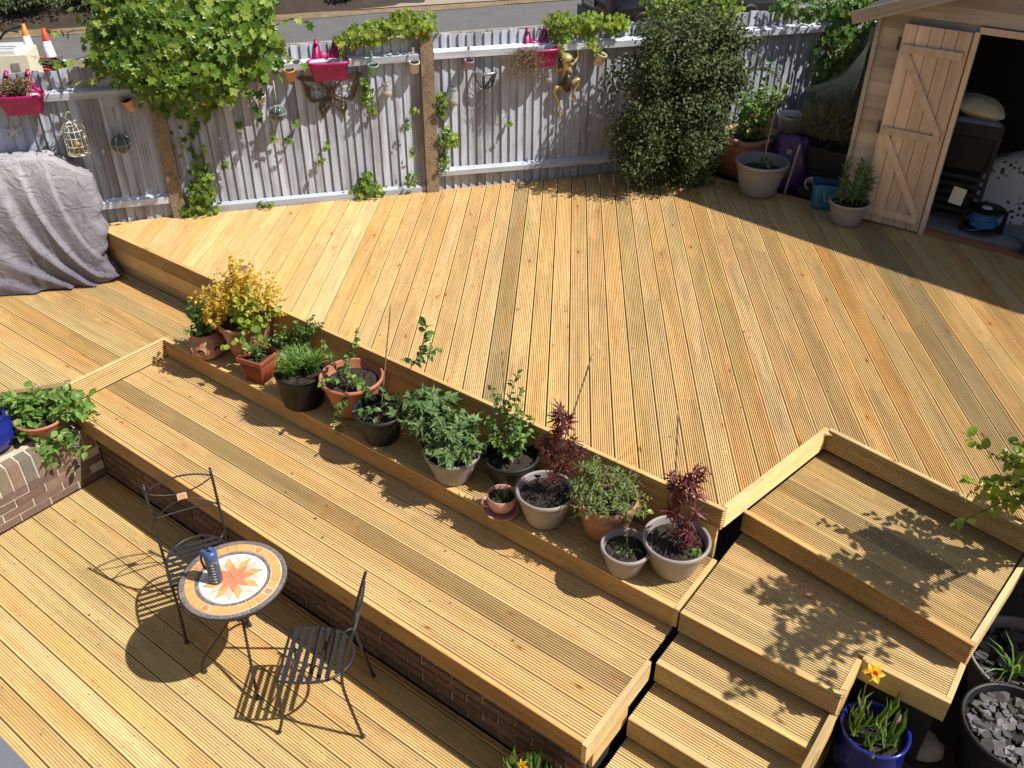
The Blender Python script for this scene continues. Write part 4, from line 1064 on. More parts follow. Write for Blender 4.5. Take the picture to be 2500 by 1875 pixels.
# 3 square ribbed pot
R1 = Rng(3); t = potted('square red brown plastic pot with ribbed sides and trailing shoots', -4.788, 3.284, ZP, group=GRP)
t.rotation_euler = (0, 0, 0.20); b = MB(); h = .205
def sq(r, z): return [(-r, -r, z), (r, -r, z), (r, r, z), (-r, r, z)]
lv = [(.077, 0), (.098, h - .04), (.108, h - .038), (.112, h - .004), (.110, h), (.098, h), (.094, h - .03), (.086, h - .05)]
for r, z in lv: b.v += sq(r, z)
for i in range(len(lv) - 1):
    for k in range(4): b.face([4 * i + k, 4 * i + (k + 1) % 4, 4 * i + 4 + (k + 1) % 4, 4 * i + 4 + k])
b.face([3, 2, 1, 0]); b.build('pot', M_REDPL, t)
b = MB()
for k in range(4):
    Rk = Matrix.Rotation(k * PI / 2, 3, 'Z')
    for i in range(12):
        u = -1 + 2 * (i + .5) / 12
        P = [Rk @ Vector((u * .072, -.079, .008)), Rk @ Vector((u * .09, -.0985, h - .045))]; b.tube(P, .0042, 5)
    for i in range(13):
        u = -1 + 2 * (i + .5) / 13; b.sphere(Rk @ Vector((u * .103, -.111, h - .020)), (.005, .005, .011), 6, 4)
b.build('ribs', M_REDPL, t)
mb = MB(); n = 10
for i in range(n + 1):
    for j in range(n + 1): mb.v.append((-.09 + .18 * i / n, -.09 + .18 * j / n, h - .032 + R1.uniform(-.008, .008)))
for i in range(n):
    for j in range(n): q = i * (n + 1) + j; mb.face([q, q + n + 1, q + n + 2, q + 1])
mb.build('soil', M_SOIL, t)
st = []; L = []
for i in range(9):
    a = R1.uniform(0, 6.28); p = bez([tuple(L3(.02 * math.cos(a), h - .03, .02 * math.sin(a) + .02)), tuple(L3(.05 * math.cos(a), h + .05, .05 * math.sin(a) + .02)), tuple(L3(.10 * math.cos(a) + .01, h + R1.uniform(.02, .12), .08 * math.sin(a)))], 4); st.append(p); L += along(R1, p, .017, .034)
s_ = plant(t, st, .002); put(s_, 'ovate', L, LM_MID, 40)
# 4 pale pot behind with a wiry shrub
R1 = Rng(4); t = potted('pale grey pot with a wiry small leaved shrub behind the black bucket', -4.63, 3.505, ZP, group=GRP)
round_pot(t, .112, .19, .7, M_PALE, .02, .006, seed=4)
st = []; L = []
for i in range(38):
    r = R1.uniform(-.18, .24); hh = R1.uniform(.28, .46) if abs(r) < .2 else .44; d = R1.uniform(-.1, .06)
    p = bez([tuple(L3(R1.uniform(-.03, .03), .16, 0)), tuple(L3(r * .5, .16 + (hh - .16) * .65, d * .5)), tuple(L3(r, hh, d))], 5); st.append(p); L += along(R1, p, .012, .032, start=.2, jit=.7)
s_ = plant(t, st, .002, M_TWIG); put(s_, 'ovate', L, LM_MID, 60)
# 5 black bucket with grass
R1 = Rng(5); t = potted('black plastic bucket of bright green grassy tufts', -4.306, 3.267, ZP, group=GRP)
round_pot(t, .177, .26, .80, M_BLACKPL, .014, .004, soil=.02, seed=5)
L = []
for cx, cy in ((-.06, -.03), (.085, .02), (-.02, .07)):
    for i in range(230):
        a = R1.uniform(0, 6.28); le = R1.uniform(.2, 1.0); d = (L3(math.cos(a) * le, R1.uniform(.8, 1.5), math.sin(a) * le)).normalized()
        L.append((L3(cx + R1.gauss(0, .016), .24, cy + R1.gauss(0, .016)), d, ZZ + R1.v3() * .2, R1.uniform(.11, .20)))
put(t, 'blade', L, LM_FRESH, 0, stuff='grass_blades')
# 6 wide terracotta coloured plastic pot
R1 = Rng(6); t = potted('wide terracotta coloured plastic pot with a sparse blueberry bush', -3.937, 3.412, ZP, group=GRP)
round_pot(t, .224, .30, .58, M_TERRAPL, .035, .020, soil=.06, seed=6)
st = []; L = []
for pts in (((-.05, .24, 0), (-.11, .36, 0), (-.17, .55, 0)), ((-.05, .24, 0), (0, .42, .0), (.04, .56, 0), (.075, .66, 0)), ((-.04, .24, -.03), (.02, .34, -.1), (.14, .30, -.2), (.17, .24, -.22)), ((-.03, .24, -.03), (-.02, .26, -.2), (-.08, .10, -.24), (-.08, .0, -.24)),
            ((-.04, .24, 0), (-.1, .34, -.1), (-.19, .33, -.14)), ((-.04, .24, 0), (-.02, .4, -.06), (.01, .5, -.03)), ((-.02, .24, -.02), (.08, .32, -.12), (.11, .22, -.2))):
    p = bez([tuple(L3(*q)) for q in pts], 7); st.append(p); L += along(R1, p, .012, .050, start=.3, jit=.6)
s_ = plant(t, st, .003, M_TWIG); put(s_, 'ovate', L, LM_MID, 130)
# 7 black pot with cane and one long leafy shoot
R1 = Rng(7); t = potted('black plastic pot with a tall cane and one long leafy shoot leaning right', -3.569, 3.30, ZP, group=GRP)
round_pot(t, .18, .24, .63, M_DGREY, .030, .012, soil=.05, seed=7, inner=M_BLACKPL)
cane(t, L3(.004, .18), L3(.135, 1.036))
st = []; L = []
p = bez([tuple(L3(*q)) for q in ((.02, .19, 0), (.06, .36, 0), (.14, .47, 0), (.226, .561, 0), (.30, .70, 0), (.345, .885, 0))], 7); st.append((p, .0045)); L += along(R1, p, .020, .085, start=.58, up=.7, jit=.5)
p = bez([tuple(L3(*q)) for q in ((.27, .64, 0), (.36, .70, -.02), (.44, .72, -.02))], 5); st.append((p, .003)); L += along(R1, p, .022, .075, start=.2)
for pts in (((.02, .19, 0), (.05, .33, -.02), (.06, .42, -.02)), ((.03, .19, 0), (.1, .33, 0), (.18, .37, 0)), ((0, .19, 0), (-.04, .28, -.06), (-.02, .30, -.1)), ((-.02, .19, -.02), (-.10, .26, -.06), (-.15, .28, -.08)), ((.0, .19, -.05), (-.03, .22, -.07), (-.04, .19, -.08))):
    p = bez([tuple(L3(*q)) for q in pts], 5); st.append((p, .003)); L += along(R1, p, .020, .058, start=.4)
s_ = plant(t, st, .003, M_TWIG); put(s_, 'ovate', L, LM_MID, 120)
# 8, 9 tomatoes
def tomato(t, seed, fan, n, ztop_, zs, rr, nobj):
    R_ = Rng(seed); st = []; L = []
    for i in range(n):
        a = R_.uniform(0, 6.28); r = rr * math.sqrt(R_.random()); hh = ztop_ - r * .45 + R_.uniform(-.10, .02)
        p = bez([tuple(L3(R_.gauss(0, .03), zs, R_.gauss(0, .03))), tuple(L3(r * .55 * math.cos(a) + fan * .4, zs + (hh - zs) * .75, r * .55 * math.sin(a))), tuple(L3(r * math.cos(a) + fan, hh - .03, r * math.sin(a)))], 5); st.append(p)
        L += along(R_, p, .016, .080, start=.25, droop=.5, jit=.7)
    s_ = plant(t, st, .0028); put(s_, 'tomato', L, LM_TOM, nobj)
t = potted('small black pot of leggy tomato foliage between the cane pot and the taupe pot', -3.20, 3.40, ZP, group=GRP)
round_pot(t, .085, .135, .7, M_BLACKPL, .015, .005, seed=8); tomato(t, 8, -.04, 34, .49, .11, .24, 90)
t = potted('taupe pot crowded with pale green tomato plants', -2.922, 3.284, ZP, group=GRP)
round_pot(t, .183, .215, .60, M_TAUPE, .03, .010, soil=.035, seed=9, inner=M_TAUPEIN); tomato(t, 9, .03, 46, .49, .17, .22, 170)
b = MB(); b.sphere(L3(.10, .26, -.05), (.022, .022, .03), 10, 8); b.build('white_label', M_PALE, t)
# 10 blueberry bush with cane
R1 = Rng(10); t = potted('dark grey pot with a bushy blueberry and a thin pale cane', -2.617, 3.489, ZP, group=GRP)
round_pot(t, .184, .205, .65, M_DGREY, .028, .010, soil=.04, seed=10, inner=M_BLACKPL)
cane(t, L3(-.02, .15), L3(-.054, .986), .0032)
st = []; L = []
for i in range(34):
    a = R1.uniform(0, 6.28); r = .19 * math.sqrt(R1.random()); hh = R1.uniform(.30, .47)
    p = bez([tuple(L3(R1.gauss(0, .02), .16, R1.gauss(0, .02))), tuple(L3(r * .5 * math.cos(a), .16 + (hh - .16) * .6, r * .5 * math.sin(a))), tuple(L3(r * math.cos(a), hh, r * math.sin(a)))], 5); st.append(p); L += along(R1, p, .015, .042, start=.2, jit=.5)
for pts in (((0, .3, 0), (-.02, .55, 0), (.02, .74, 0), (.055, .83, 0)), ((0, .3, 0), (-.08, .55, 0), (-.12, .71, 0)), ((0, .3, 0), (.04, .5, 0), (.08, .585, 0)), ((0, .3, 0), (-.1, .45, 0), (-.165, .525, 0)), ((-.02, .5, 0), (.05, .66, 0), (.07, .70, 0)), ((0, .3, 0), (-.05, .6, 0), (-.06, .66, 0))):
    p = bez([tuple(L3(*q)) for q in pts], 7); st.append(p); L += along(R1, p, .016, .044, start=.3, jit=.5)
s_ = plant(t, st, .003, M_TWIG); put(s_, 'ovate', L, LM_MID, 160)
# 11 cup and saucer planter
R1 = Rng(12); t = thing('teacup_planter', 'pink glazed teacup shaped planter on its saucer with small bulb shoots', 'planter', (-2.47, 3.205, ZP))
b = MB(); b.lathe([(.03, 0), (.075, .004), (.108, .022), (.112, .030), (.106, .031), (.07, .014), (.0, .012)], 40); b.build('saucer', M_PINKGL, t)
b = MB(); b.lathe([(.04, .014), (.05, .022), (.074, .05), (.088, .09), (.092, .142), (.088, .145), (.083, .138), (.080, .11)], 40); b.build('cup', M_PINKGL, t)
c = L3(-.088, .095, -.02); b = MB(); d = (RH * -1 + FH * -.25).normalized()
b.tube(bez([tuple(d * .084 + ZZ * .122), tuple(d * .112 + ZZ * .128), tuple(d * .122 + ZZ * .10), tuple(d * .105 + ZZ * .07), tuple(d * .078 + ZZ * .062)], 6), .0085, 8); b.build('handle', M_PINKGL, t)
soil_disc(t, .082, .118, 12)
put(t, 'blade', [(L3(R1.gauss(0.01, .022), .118, R1.gauss(0, .02)), (ZZ + R1.v3() * .3).normalized(), R1.v3(), R1.uniform(.04, .085)) for i in range(34)], LM_FRESH, 0, stuff='bulb_shoots')
# 12, 15 maples
def maple(t, seed, base, heads, nobj, sz):
    R_ = Rng(seed); st = []; L = []
    for tr in heads:
        p = bez([tuple(L3(*q)) for q in tr], 6); st.append((p, .0035)); L += along(R_, p, .025, sz * 1.12, start=.35, droop=.35, up=.6, jit=.9)
    for _ in range(int(len(L) * .15)):
        q = R_.choice(L); L.append((q[0] + R_.v3() * .018, (q[1] + R_.v3() * .6).normalized(), q[2] + R_.v3() * .3, q[3]))
    s_ = plant(t, st, .003, M_REDSTEM); put(s_, 'maple', L, LM_MAPLE, nobj)
t = potted('taupe pot with a dark red maple and a cane leaning far right', -2.224, 3.311, ZP, group=GRP)
round_pot(t, .18, .24, .60, M_TAUPE, .03, .010, soil=.04, seed=13, inner=M_TAUPEIN)
cane(t, L3(.007, .2), L3(.225, 1.187))
maple(t, 13, 0, [((.0, .2, 0), (.03, .45, 0), (.05, .65, 0), (.068, .82, 0)), ((.03, .4, 0), (.1, .55, 0), (.17, .63, 0)), ((.03, .45, 0), (0, .58, .02), (-.01, .63, .02)), ((.02, .35, 0), (.12, .46, 0), (.20, .52, .02)), ((.01, .3, 0), (.08, .38, 0), (.15, .39, -.02)), ((.02, .3, 0), (.02, .38, -.06), (.03, .40, -.1)), ((.04, .6, 0), (.08, .72, -.02), (.11, .78, 0))], 110, .072)
b = MB(); b.box(L3(-.05, .215, .145), (.05, .002, .018), Matrix.Rotation(.64, 3, 'Z')); b.build('plant_tag', M_BLACKPL, t)
# 13 terracotta with feathery green
R1 = Rng(14); t = potted('terracotta pot overflowing with feathery pale green foliage', -1.872, 3.431, ZP, group=GRP)
round_pot(t, .182, .295, .60, M_TERRA, .06, .008, soil=.02, seed=14)
st = []; L = []
for i in range(190):
    a = R1.uniform(0, 6.28); r = .25 * math.sqrt(R1.uniform(.02, 1)); zz = .26; hh = zz + R1.uniform(.02, .14) - max(0, r - .16) * .5
    if math.cos(a) < -.2 and math.sin(a) > -.3: hh += .12 * R1.random()
    p = bez([tuple(L3(r * .3 * math.cos(a), zz, r * .3 * math.sin(a))), tuple(L3(r * .7 * math.cos(a), max(zz, hh), r * .7 * math.sin(a))), tuple(L3(r * math.cos(a), hh - .02, r * .85 * math.sin(a)))], 4); st.append(p); L += along(R1, p, .008, .034, start=.15, jit=.7)
s_ = plant(t, st, .0016); put(s_, 'lance', L, leafmat('feathery_leaf', [(0, (.13, .18, .05, 1)), (1, (.28, .34, .12, 1))], .6), 60)
st = [[L3(R1.uniform(-.05, .1), .3, 0), L3(R1.uniform(-.05, .16), .5, 0), L3(R1.uniform(-.02, .26), R1.uniform(.55, .68), 0)] for i in range(9)]; plant(t, st, .0009, M_TWIG, 4, 'dry_stalk')
put(s_, 'ovate', blob(R1, 12, L3(.20, .235, -.06), (.03, .03, .03), .045), LM_LIME, 12)
b = MB(); b.lathe([(.036, .30), (.05, .365), (.054, .365), (.054, .385), (.046, .385), (.042, .34)], 24, c=tuple(L3(-.01, -.02, .06))); b.build('small_pot', M_TERRA, t)
# 14 small taupe pot with a bulb leaf
R1 = Rng(15); t = potted('small taupe pot with sprouting weeds and a single bulb leaf', -1.631, 3.251, ZP, group=GRP)
round_pot(t, .145, .185, .60, M_TAUPE, .026, .009, soil=.04, seed=15, inner=M_TAUPEIN)
put(t, 'blade', [(L3(.005, .145), (ZZ + RH * -.05).normalized(), -FH, .17), (L3(.03, .145), (ZZ * .5 + RH * .3 - FH * .5).normalized(), ZZ, .12), (L3(.02, .145), (ZZ * .6 - FH * .6).normalized(), ZZ, .10)] * 3, LM_FRESH, 0, stuff='bulb_leaf')
put(t, 'round', blob(R1, 120, L3(0, .147, 0), (.115, .115, .006), .011, up=2, shell=.1), LM_FRESH, 0, stuff='seedlings')
# 16 second maple
t = potted('rightmost taupe pot on the step with a dark red maple tied to a cane', -1.415, 3.425, ZP, group=GRP)
round_pot(t, .191, .235, .60, M_TAUPE, .03, .010, soil=.045, seed=16, inner=M_TAUPEIN)
cane(t, L3(-.016, .16), L3(-.087, 1.10))
maple(t, 16, 0, [((.0, .18, 0), (-.04, .45, 0), (-.06, .62, 0), (-.08, .70, 0)), ((-.05, .5, 0), (.04, .64, 0), (.10, .73, 0)), ((-.04, .45, 0), (.05, .55, 0), (.10, .56, -.02)), ((-.03, .4, 0), (-.08, .46, -.03), (-.10, .47, -.04)), ((-.02, .35, 0), (.05, .40, -.03), (.09, .46, 0)), ((0, .2, 0), (.03, .32, -.05), (.05, .34, -.08)), ((0, .2, 0), (.05, .27, -.06), (.07, .28, -.1)), ((-.05, .55, 0), (0, .68, -.02), (.03, .72, -.02))], 110, .078)
put(t, 'round', blob(R1, 30, L3(.06, .19, -.08), (.05, .04, .006), .013, up=2, shell=.1) + blob(R1, 12, L3(.1, .21, -.1), (.02, .02, .02), .03), LM_FRESH, 0, stuff='seedlings')

# pots on the planter wall
R1 = Rng(17); t = potted('terracotta pot with sprawling bright leafy stems on the brick wall', -5.81, 2.09, .47, group='pots on the brick planter wall')
round_pot(t, .185, .16, .62, M_TERRAPL, .025, .01, soil=.03, seed=17)
st = []; L = []
for i in range(74):
    a = R1.uniform(0, 6.28); ex = .44 if math.cos(a) > 0 else .30; r = ex * math.sqrt(R1.uniform(.05, 1)); hh = .40 - r * .45 + R1.uniform(-.12, .03)
    if math.sin(a) < -.5: hh -= r * .55
    dd = r * math.sin(a) * .6
    p = bez([tuple(L3(r * .1 * math.cos(a), .13, dd * .1)), tuple(L3(r * .5 * math.cos(a), .13 + (hh - .13) * .9, dd * .5)), tuple(L3(r * math.cos(a), hh, dd))], 5); st.append(p)
    L += along(R1, p, .022, .080, start=.25, jit=.5, droop=.25)
s_ = plant(t, st, .003); put(s_, 'ovate', L, LM_FRESH, 250)
R1 = Rng(18); t = potted('cobalt blue glazed pot at the left edge on the brick wall', -5.96, 1.76, .47, group='pots on the brick planter wall')
b = MB(); b.lathe([(.12, 0), (.16, .03), (.19, .11), (.175, .20), (.15, .235), (.165, .255), (.16, .265), (.14, .255), (.135, .22)], 44); b.build('pot', M_BLUEGL, t); soil_disc(t, .14, .225, 18)
put(t, 'ovate', blob(R1, 70, L3(.0, .27, 0), (.13, .12, .05), .035), LM_MID, 0)

# pots by the steps
def daffodil(t, pos, seed, openf=True, sz=.05, face=None):
    R_ = Rng(seed); d = Vector(face or (-FH * .9 + ZZ * .35)).normalized(); p = Vector(pos)
    e1 = d.cross(ZZ).normalized(); e2 = d.cross(e1)
    L = [(p, (e1 * math.cos(a) + e2 * math.sin(a) + d * .12).normalized(), d, sz) for a in [k * PI / 3 for k in range(6)]]
    put(t, 'ovate', L, LM_BUD, 6, 'petal')
    b = MB(); b.lathe([(.006, 0), (.011, .014), (.016, .026), (.013, .024), (.004, .004)], 12, cap0=False)
    b.build('trumpet', simple('daffodil_trumpet', (.80, .34, .01, 1), .5, .1), t, mat=frame(e1, e2, d, p + d * .004) @ Matrix.Scale(sz / .05, 4))
R1 = Rng(19); t = potted('blue glazed pot with daffodil leaves and one yellow daffodil beside the steps', -.157, 3.304, .16)
b = MB(); b.lathe([(.115, 0), (.15, .03), (.172, .16), (.160, .27), (.171, .30), (.171, .318), (.160, .32), (.150, .30), (.148, .26)], 44); b.build('pot', M_BLUEGL, t); soil_disc(t, .152, .27, 19)
L = []
for cx, cd, n, hgt in ((-.09, .0, 16, .22), (.06, -.05, 11, .2), (.0, .05, 9, .26), (-.05, -.08, 6, .16)):
    for i in range(n):
        a = R1.uniform(0, 6.28); le = R1.uniform(.1, .8); L.append((L3(cx + R1.gauss(0, .02), .27, cd + R1.gauss(0, .02)), L3(math.cos(a) * le, 1, math.sin(a) * le).normalized(), L3(math.cos(a), .3, math.sin(a)), hgt * R1.uniform(.7, 1.2)))
leafb = [(a, b_, c_, d_) for a, b_, c_, d_ in L]; LEAF['strap'] = quad_leaf([0.045, 0.05, 0.04, 0.0], [0, 0.35, 0.75, 1.0], [0, 0.05, 0.03, -0.1], 0.3)
put(t, 'strap', leafb, LM_MID, 42)
plant(t, [bez([tuple(L3(-.09, .27, 0)), tuple(L3(-.12, .55, 0)), tuple(L3(-.135, .76, 0)), tuple(L3(-.13, .79, -.02))], 5)], .004)
daffodil(t, L3(-.132, .79, -.03), 1, sz=.055, face=(-FH * .6 + RH * -.15 + ZZ * .6))
put(t, 'lance', [(L3(.055, .42, -.05), (ZZ + RH * .2).normalized(), -FH, .075)] * 2, LM_PINK, 0, stuff='flower_bud')
def slate_pot(label, x, y, z, R, h, mat, ratio, seed, n):
    t = potted(label, x, y, z, 'planter', name='slate_planter'); round_pot(t, R, h, ratio, mat, .035, .014, soil=.07, seed=seed)
    R_ = Rng(seed)
    for i in range(n):
        a = R_.uniform(0, 6.28); r = (R - .05) * math.sqrt(R_.random()); s = R_.uniform(.022, .05)
        mb = MB(); k = R_.randint(5, 7); pts = [(s * R_.uniform(.7, 1.1) * math.cos(2 * PI * q / k), s * R_.uniform(.5, .9) * math.sin(2 * PI * q / k)) for q in range(k)]
        th = R_.uniform(.003, .007); mb.add([(px, py, -th) for px, py in pts] + [(px, py, th) for px, py in pts], [tuple(range(k, 2 * k)), tuple(range(k))[::-1]] + [(q, (q + 1) % k, k + (q + 1) % k, k + q) for q in range(k)])
        mm = Matrix.Translation((r * math.cos(a), r * math.sin(a), h - .06 + R_.uniform(0, .018))) @ Matrix.Rotation(R_.uniform(0, 6.28), 4, 'Z') @ Matrix.Rotation(R_.gauss(0, .35), 4, 'X') @ Matrix.Rotation(R_.gauss(0, .35), 4, 'Y')
        o = mb.build('slate_chip', M_SLATE, t, mat=mm); q = R_.uniform(.035, .15); o.color = (q, q * R_.uniform(.86, .97), q * R_.uniform(.92, 1.05), 1)
    return t
t = slate_pot('large taupe pot topped with slate chips and a grassy tuft beside the steps', .366, 4.26, .10, .308, .36, M_TAUPE, .68, 20, 130)
R1 = Rng(20); L = []
for i in range(26):
    a = R1.uniform(0, 6.28); L.append((L3(-.10 + R1.gauss(0, .012), .30, -.06 + R1.gauss(0, .012)), L3(math.cos(a) * R1.uniform(.3, 1.2), .7, math.sin(a) * R1.uniform(.3, 1.2)).normalized(), ZZ, R1.uniform(.14, .30)))
put(t, 'blade', L, LM_FRESH, 26, 'grass_blade')
t = slate_pot('big dark grey pot full of slate chips in the bottom right corner', .415, 3.72, .115, .268, .40, M_DGREY, .72, 22, 130)
R1 = Rng(22); put(t, 'blade', [(L3(R1.uniform(-.2, .2), .345, R1.uniform(-.2, .2)), (ZZ + R1.v3() * .5).normalized(), R1.v3(), R1.uniform(.02, .05)) for i in range(160)], LM_GOLD if False else LM_FRESH, 0, stuff='moss')
b = MB(); b.tube(bez([tuple(L3(.1, .33, -.1)), tuple(L3(.16, .42, -.1)), tuple(L3(.3, .6, -.05))], 5), [.012] * 11, 8); b.build('stem', M_TWIG, t)
R1 = Rng(23); t = potted('pot of small yellow daffodils in the shade under the bench end', -1.45, 2.13, 0.0)
b = MB(); b.lathe([(.11, 0), (.14, .03), (.165, .17), (.178, .215), (.178, .24), (.168, .24), (.158, .21)], 40); b.build('pot', M_TERRA, t); soil_disc(t, .16, .205, 23)
L = []
for i in range(58):
    a = R1.uniform(0, 6.28); r = R1.uniform(0, .11); L.append((L3(r * math.cos(a), .2, r * math.sin(a)), (L3(math.cos(a) * R1.uniform(.1, .8), 1, math.sin(a) * R1.uniform(.1, .8))).normalized(), L3(math.cos(a), .3, math.sin(a)), R1.uniform(.12, .25)))
put(t, 'strap', L, LM_MID, 58)
for i, (r, u, d) in enumerate(((-.05, .37, .02), (-.02, .34, .0), (-.20, .25, -.03), (.05, .28, -.08), (.02, .27, -.05))):
    daffodil(t, L3(r, u, d), 30 + i, sz=.032, face=(-FH * R1.uniform(.3, .9) + RH * R1.uniform(-.5, .5) + ZZ * R1.uniform(.2, .8)))
    plant(t, [[L3(r * .4, .2, d * .4), L3(r * .9, u - .02, d), L3(r, u, d)]], .0022, name='flower_stem')
# rock beside the blue pot
R1 = Rng(24); b = MB(); b.sphere((0, 0, .05), (.11, .085, .075), 14, 9)
b.v = [tuple(Vector(p) * (1 + .12 * math.sin(9 * p[0] + 31 * p[1]) + R1.uniform(-.05, .05))) for p in b.v]
tag(b.build('rock', simple('rough_rock', (.30, .25, .19, 1), .95, .45, 20, .8), loc=(.055, 3.58, .14)), 'rough grey brown stone on the soil right of the blue daffodil pot', 'rock')
# leafy young tree at the right edge
R1 = Rng(25); t = thing('young_fruit_tree', 'young fruit tree with lime green leaves leaning in from the right', 'tree', (.62, 4.72, .10))
st = []; L = []
def T(x, y, z): return Vector((x - .62, y - 4.72, z - .10))
tips = [(-.10, 4.32, 1.62), (-.16, 4.2, 1.52), (-.02, 4.35, 1.80), (-.06, 4.5, 1.36), (.05, 4.2, 1.50), (.0, 4.05, 1.72), (.10, 4.45, 1.9), (.18, 4.25, 1.75), (.2, 4.7, 1.6), (.25, 4.1, 2.0), (.3, 4.5, 2.2), (.4, 4.8, 2.1), (.35, 4.2, 2.35), (.5, 4.5, 2.5), (.2, 4.35, 2.15), (.24, 3.95, 2.4), (.3, 3.8, 2.3), (.4, 3.9, 2.5), (.5, 3.7, 2.2), (.35, 4.05, 2.6), (.55, 3.9, 2.3), (.3, 3.75, 2.05), (.28, 4.03, 1.95), (.45, 4.0, 2.2), (.3, 4.3, 1.8), (.5, 3.6, 2.5), (.6, 3.75, 2.7)]
st.append((bez([T(.62, 4.72, .1), T(.60, 4.70, .7), T(.52, 4.6, 1.2), T(.48, 4.55, 1.7), T(.45, 4.5, 2.3)], 6), .018))
for i, q in enumerate(tips):
    z0 = R1.uniform(.9, 1.6) if q[2] < 2 else R1.uniform(1.5, 1.9); tt = (z0 - .1) / 2.2; base = T(.60 - .15 * tt, 4.71 - .2 * tt, z0)
    mid = base.lerp(T(*q), .55) + R1.v3() * .02 + ZZ * .03; p = bez([base, mid, T(*q)], 6); st.append((p, .007)); L += along(R1, p, .022, .075, start=.38, jit=.6, droop=.2)
    for k in range(2):
        e = T(*q) + R1.v3() * .10; p2 = bez([mid, mid.lerp(e, .6) + R1.v3() * .015, e], 5); st.append((p2, .004)); L += along(R1, p2, .024, .068, start=.3, jit=.6)
s_ = plant(t, st, .006, M_TWIG, 7, 'trunk'); put(s_, 'ovate', L, LM_LIME, 240)
# the house the photograph was taken from: its wall and the sill of the open window
hs = thing('house', 'house wall below the viewpoint, its grey window sill cutting the bottom left corner', 'house', (0, -.15, -.3))
M_HOUSE = simple('house_brick', (0.30, 0.265, 0.23, 1), 0.9, 0.25, 9, 0.4)
for c_, d_ in (((0, 0, 2.17), (13, .26, 4.34)), ((-3.75, 0, 5.2), (5.5, .26, 1.72)), ((3.75, 0, 5.2), (5.5, .26, 1.72)), ((0, 0, 6.5), (13, .26, .88))):
    b = MB(); b.box(c_, d_); b.build('wall', M_HOUSE, hs)
b = MB(); b.box((0, .04, 4.372), (2.0, .327, .055)); b.build('window_sill', simple('grey_paint', (.14, .155, .18, 1), .5, .05), hs)

# ------------------------------------------------------------------ things hung on the fence
FANG = math.atan2(FD.y, FD.x)
def F3(s, z, off=0.0): return FD * s + ZZ * z - FN * 0 + FN * off
def hung(name, label, cat, s, z, off=0.05, group=None):
    p = fpos(s, z, off); return thing(name, label, cat, p, 0, group)
def colour(o, c): o.color = (*c, 1); return o
def basket(label, s, z, plantf=None, seed=1):
    t = hung('balcony_planter', label, 'planter', s, z, .115, 'magenta balcony planters')
    W, H, D = .178, .155, .085; b = MB(); n = 40
    def rr(k, w, d):
        a = 2 * PI * k / n; c, s_ = math.cos(a), math.sin(a); e = .5
        return math.copysign(abs(c) ** e, c) * w, math.copysign(abs(s_) ** e, s_) * d
    lv = [(.74, 0), (.80, .01), (.93, H - .03), (1.0, H - .025), (1.01, H), (.96, H), (.90, H - .03), (.80, .03)]
    for q, z_ in lv:
        for k in range(n):
            x, y = rr(k, W * q, D * q); b.v.append(tuple(FD * x + FN * y + ZZ * z_))
    for i in range(len(lv) - 1):
        for k in range(n): b.face([i * n + k, i * n + (k + 1) % n, (i + 1) * n + (k + 1) % n, (i + 1) * n + k], 0, True)
    b.face(list(range(n))[::-1]); b.face([(len(lv) - 1) * n + k for k in range(n)]); b.build('basket', M_MAGENTA, t)
    half = [(.168, .128), (.150, .150), (.120, .172), (.104, .215), (.100, .262), (.094, .288), (.080, .297), (.064, .288), (.056, .262), (.050, .225), (.030, .200), (.0, .192)]
    ol = [(x, z) for x, z in half] + [(-x, z) for x, z in half[::-1][1:]]
    b = MB(); n2 = len(ol); bow = lambda x, z: -.072 - .010 * math.cos(x * 9) - max(0, z - .25) * .5
    for th in (0, -.012):
        for x, z in ol: b.v.append(tuple(FD * x + ZZ * z + FN * (bow(x, z) + th)))
        for x, z in ol: b.v.append(tuple(FD * (x * .9) + ZZ * min(z, .125) + FN * (bow(x, .12) + th)))
    for q in range(n2 - 1):
        b.face([q, q + 1, n2 + q + 1, n2 + q], 0, True); b.face([2 * n2 + q + 1, 2 * n2 + q, 3 * n2 + q, 3 * n2 + q + 1], 0, True); b.face([q + 1, q, 2 * n2 + q, 2 * n2 + q + 1])
    b.build('back_plate', M_MAGENTA, t)
    for sx in (-1, 1):
        b = MB(); b.tube(bez([tuple(FD * (sx * .080) + FN * -.085 + ZZ * .27), tuple(FD * (sx * .080) + FN * -.11 + ZZ * .298), tuple(FD * (sx * .080) + FN * -.135 + ZZ * .285), tuple(FD * (sx * .080) + FN * -.14 + ZZ * .25)], 5), .016, 8); b.build('hook', M_MAGENTA, t)
    return t
t = basket('magenta balcony planter of dried plants hung above the starfish at the left edge', -1.03, 2.165)
R1 = Rng(31); L = []; st = []
for i in range(60):
    a = R1.uniform(0, 6.28); q = bez([tuple(FD * R1.uniform(-.12, .08) + ZZ * .12), tuple(FD * R1.uniform(-.16, .1) + FN * R1.uniform(-.03, .06) + ZZ * R1.uniform(.18, .25)), tuple(FD * R1.uniform(-.2, .12) + FN * R1.uniform(-.05, .1) + ZZ * R1.uniform(.16, .30))], 4); st.append(q); L += along(R1, q, .014, .024, jit=.9)
s_ = plant(t, st, .0016, M_TWIG); put(s_, 'small', L, LM_DRY, 0)
basket('empty magenta balcony planter hooked over the rail above the butterfly', 1.435, 2.265)
t = basket('magenta balcony planter trailing a tangle of dead stems right of the second post', 3.33, 2.255)
st = []; L = []
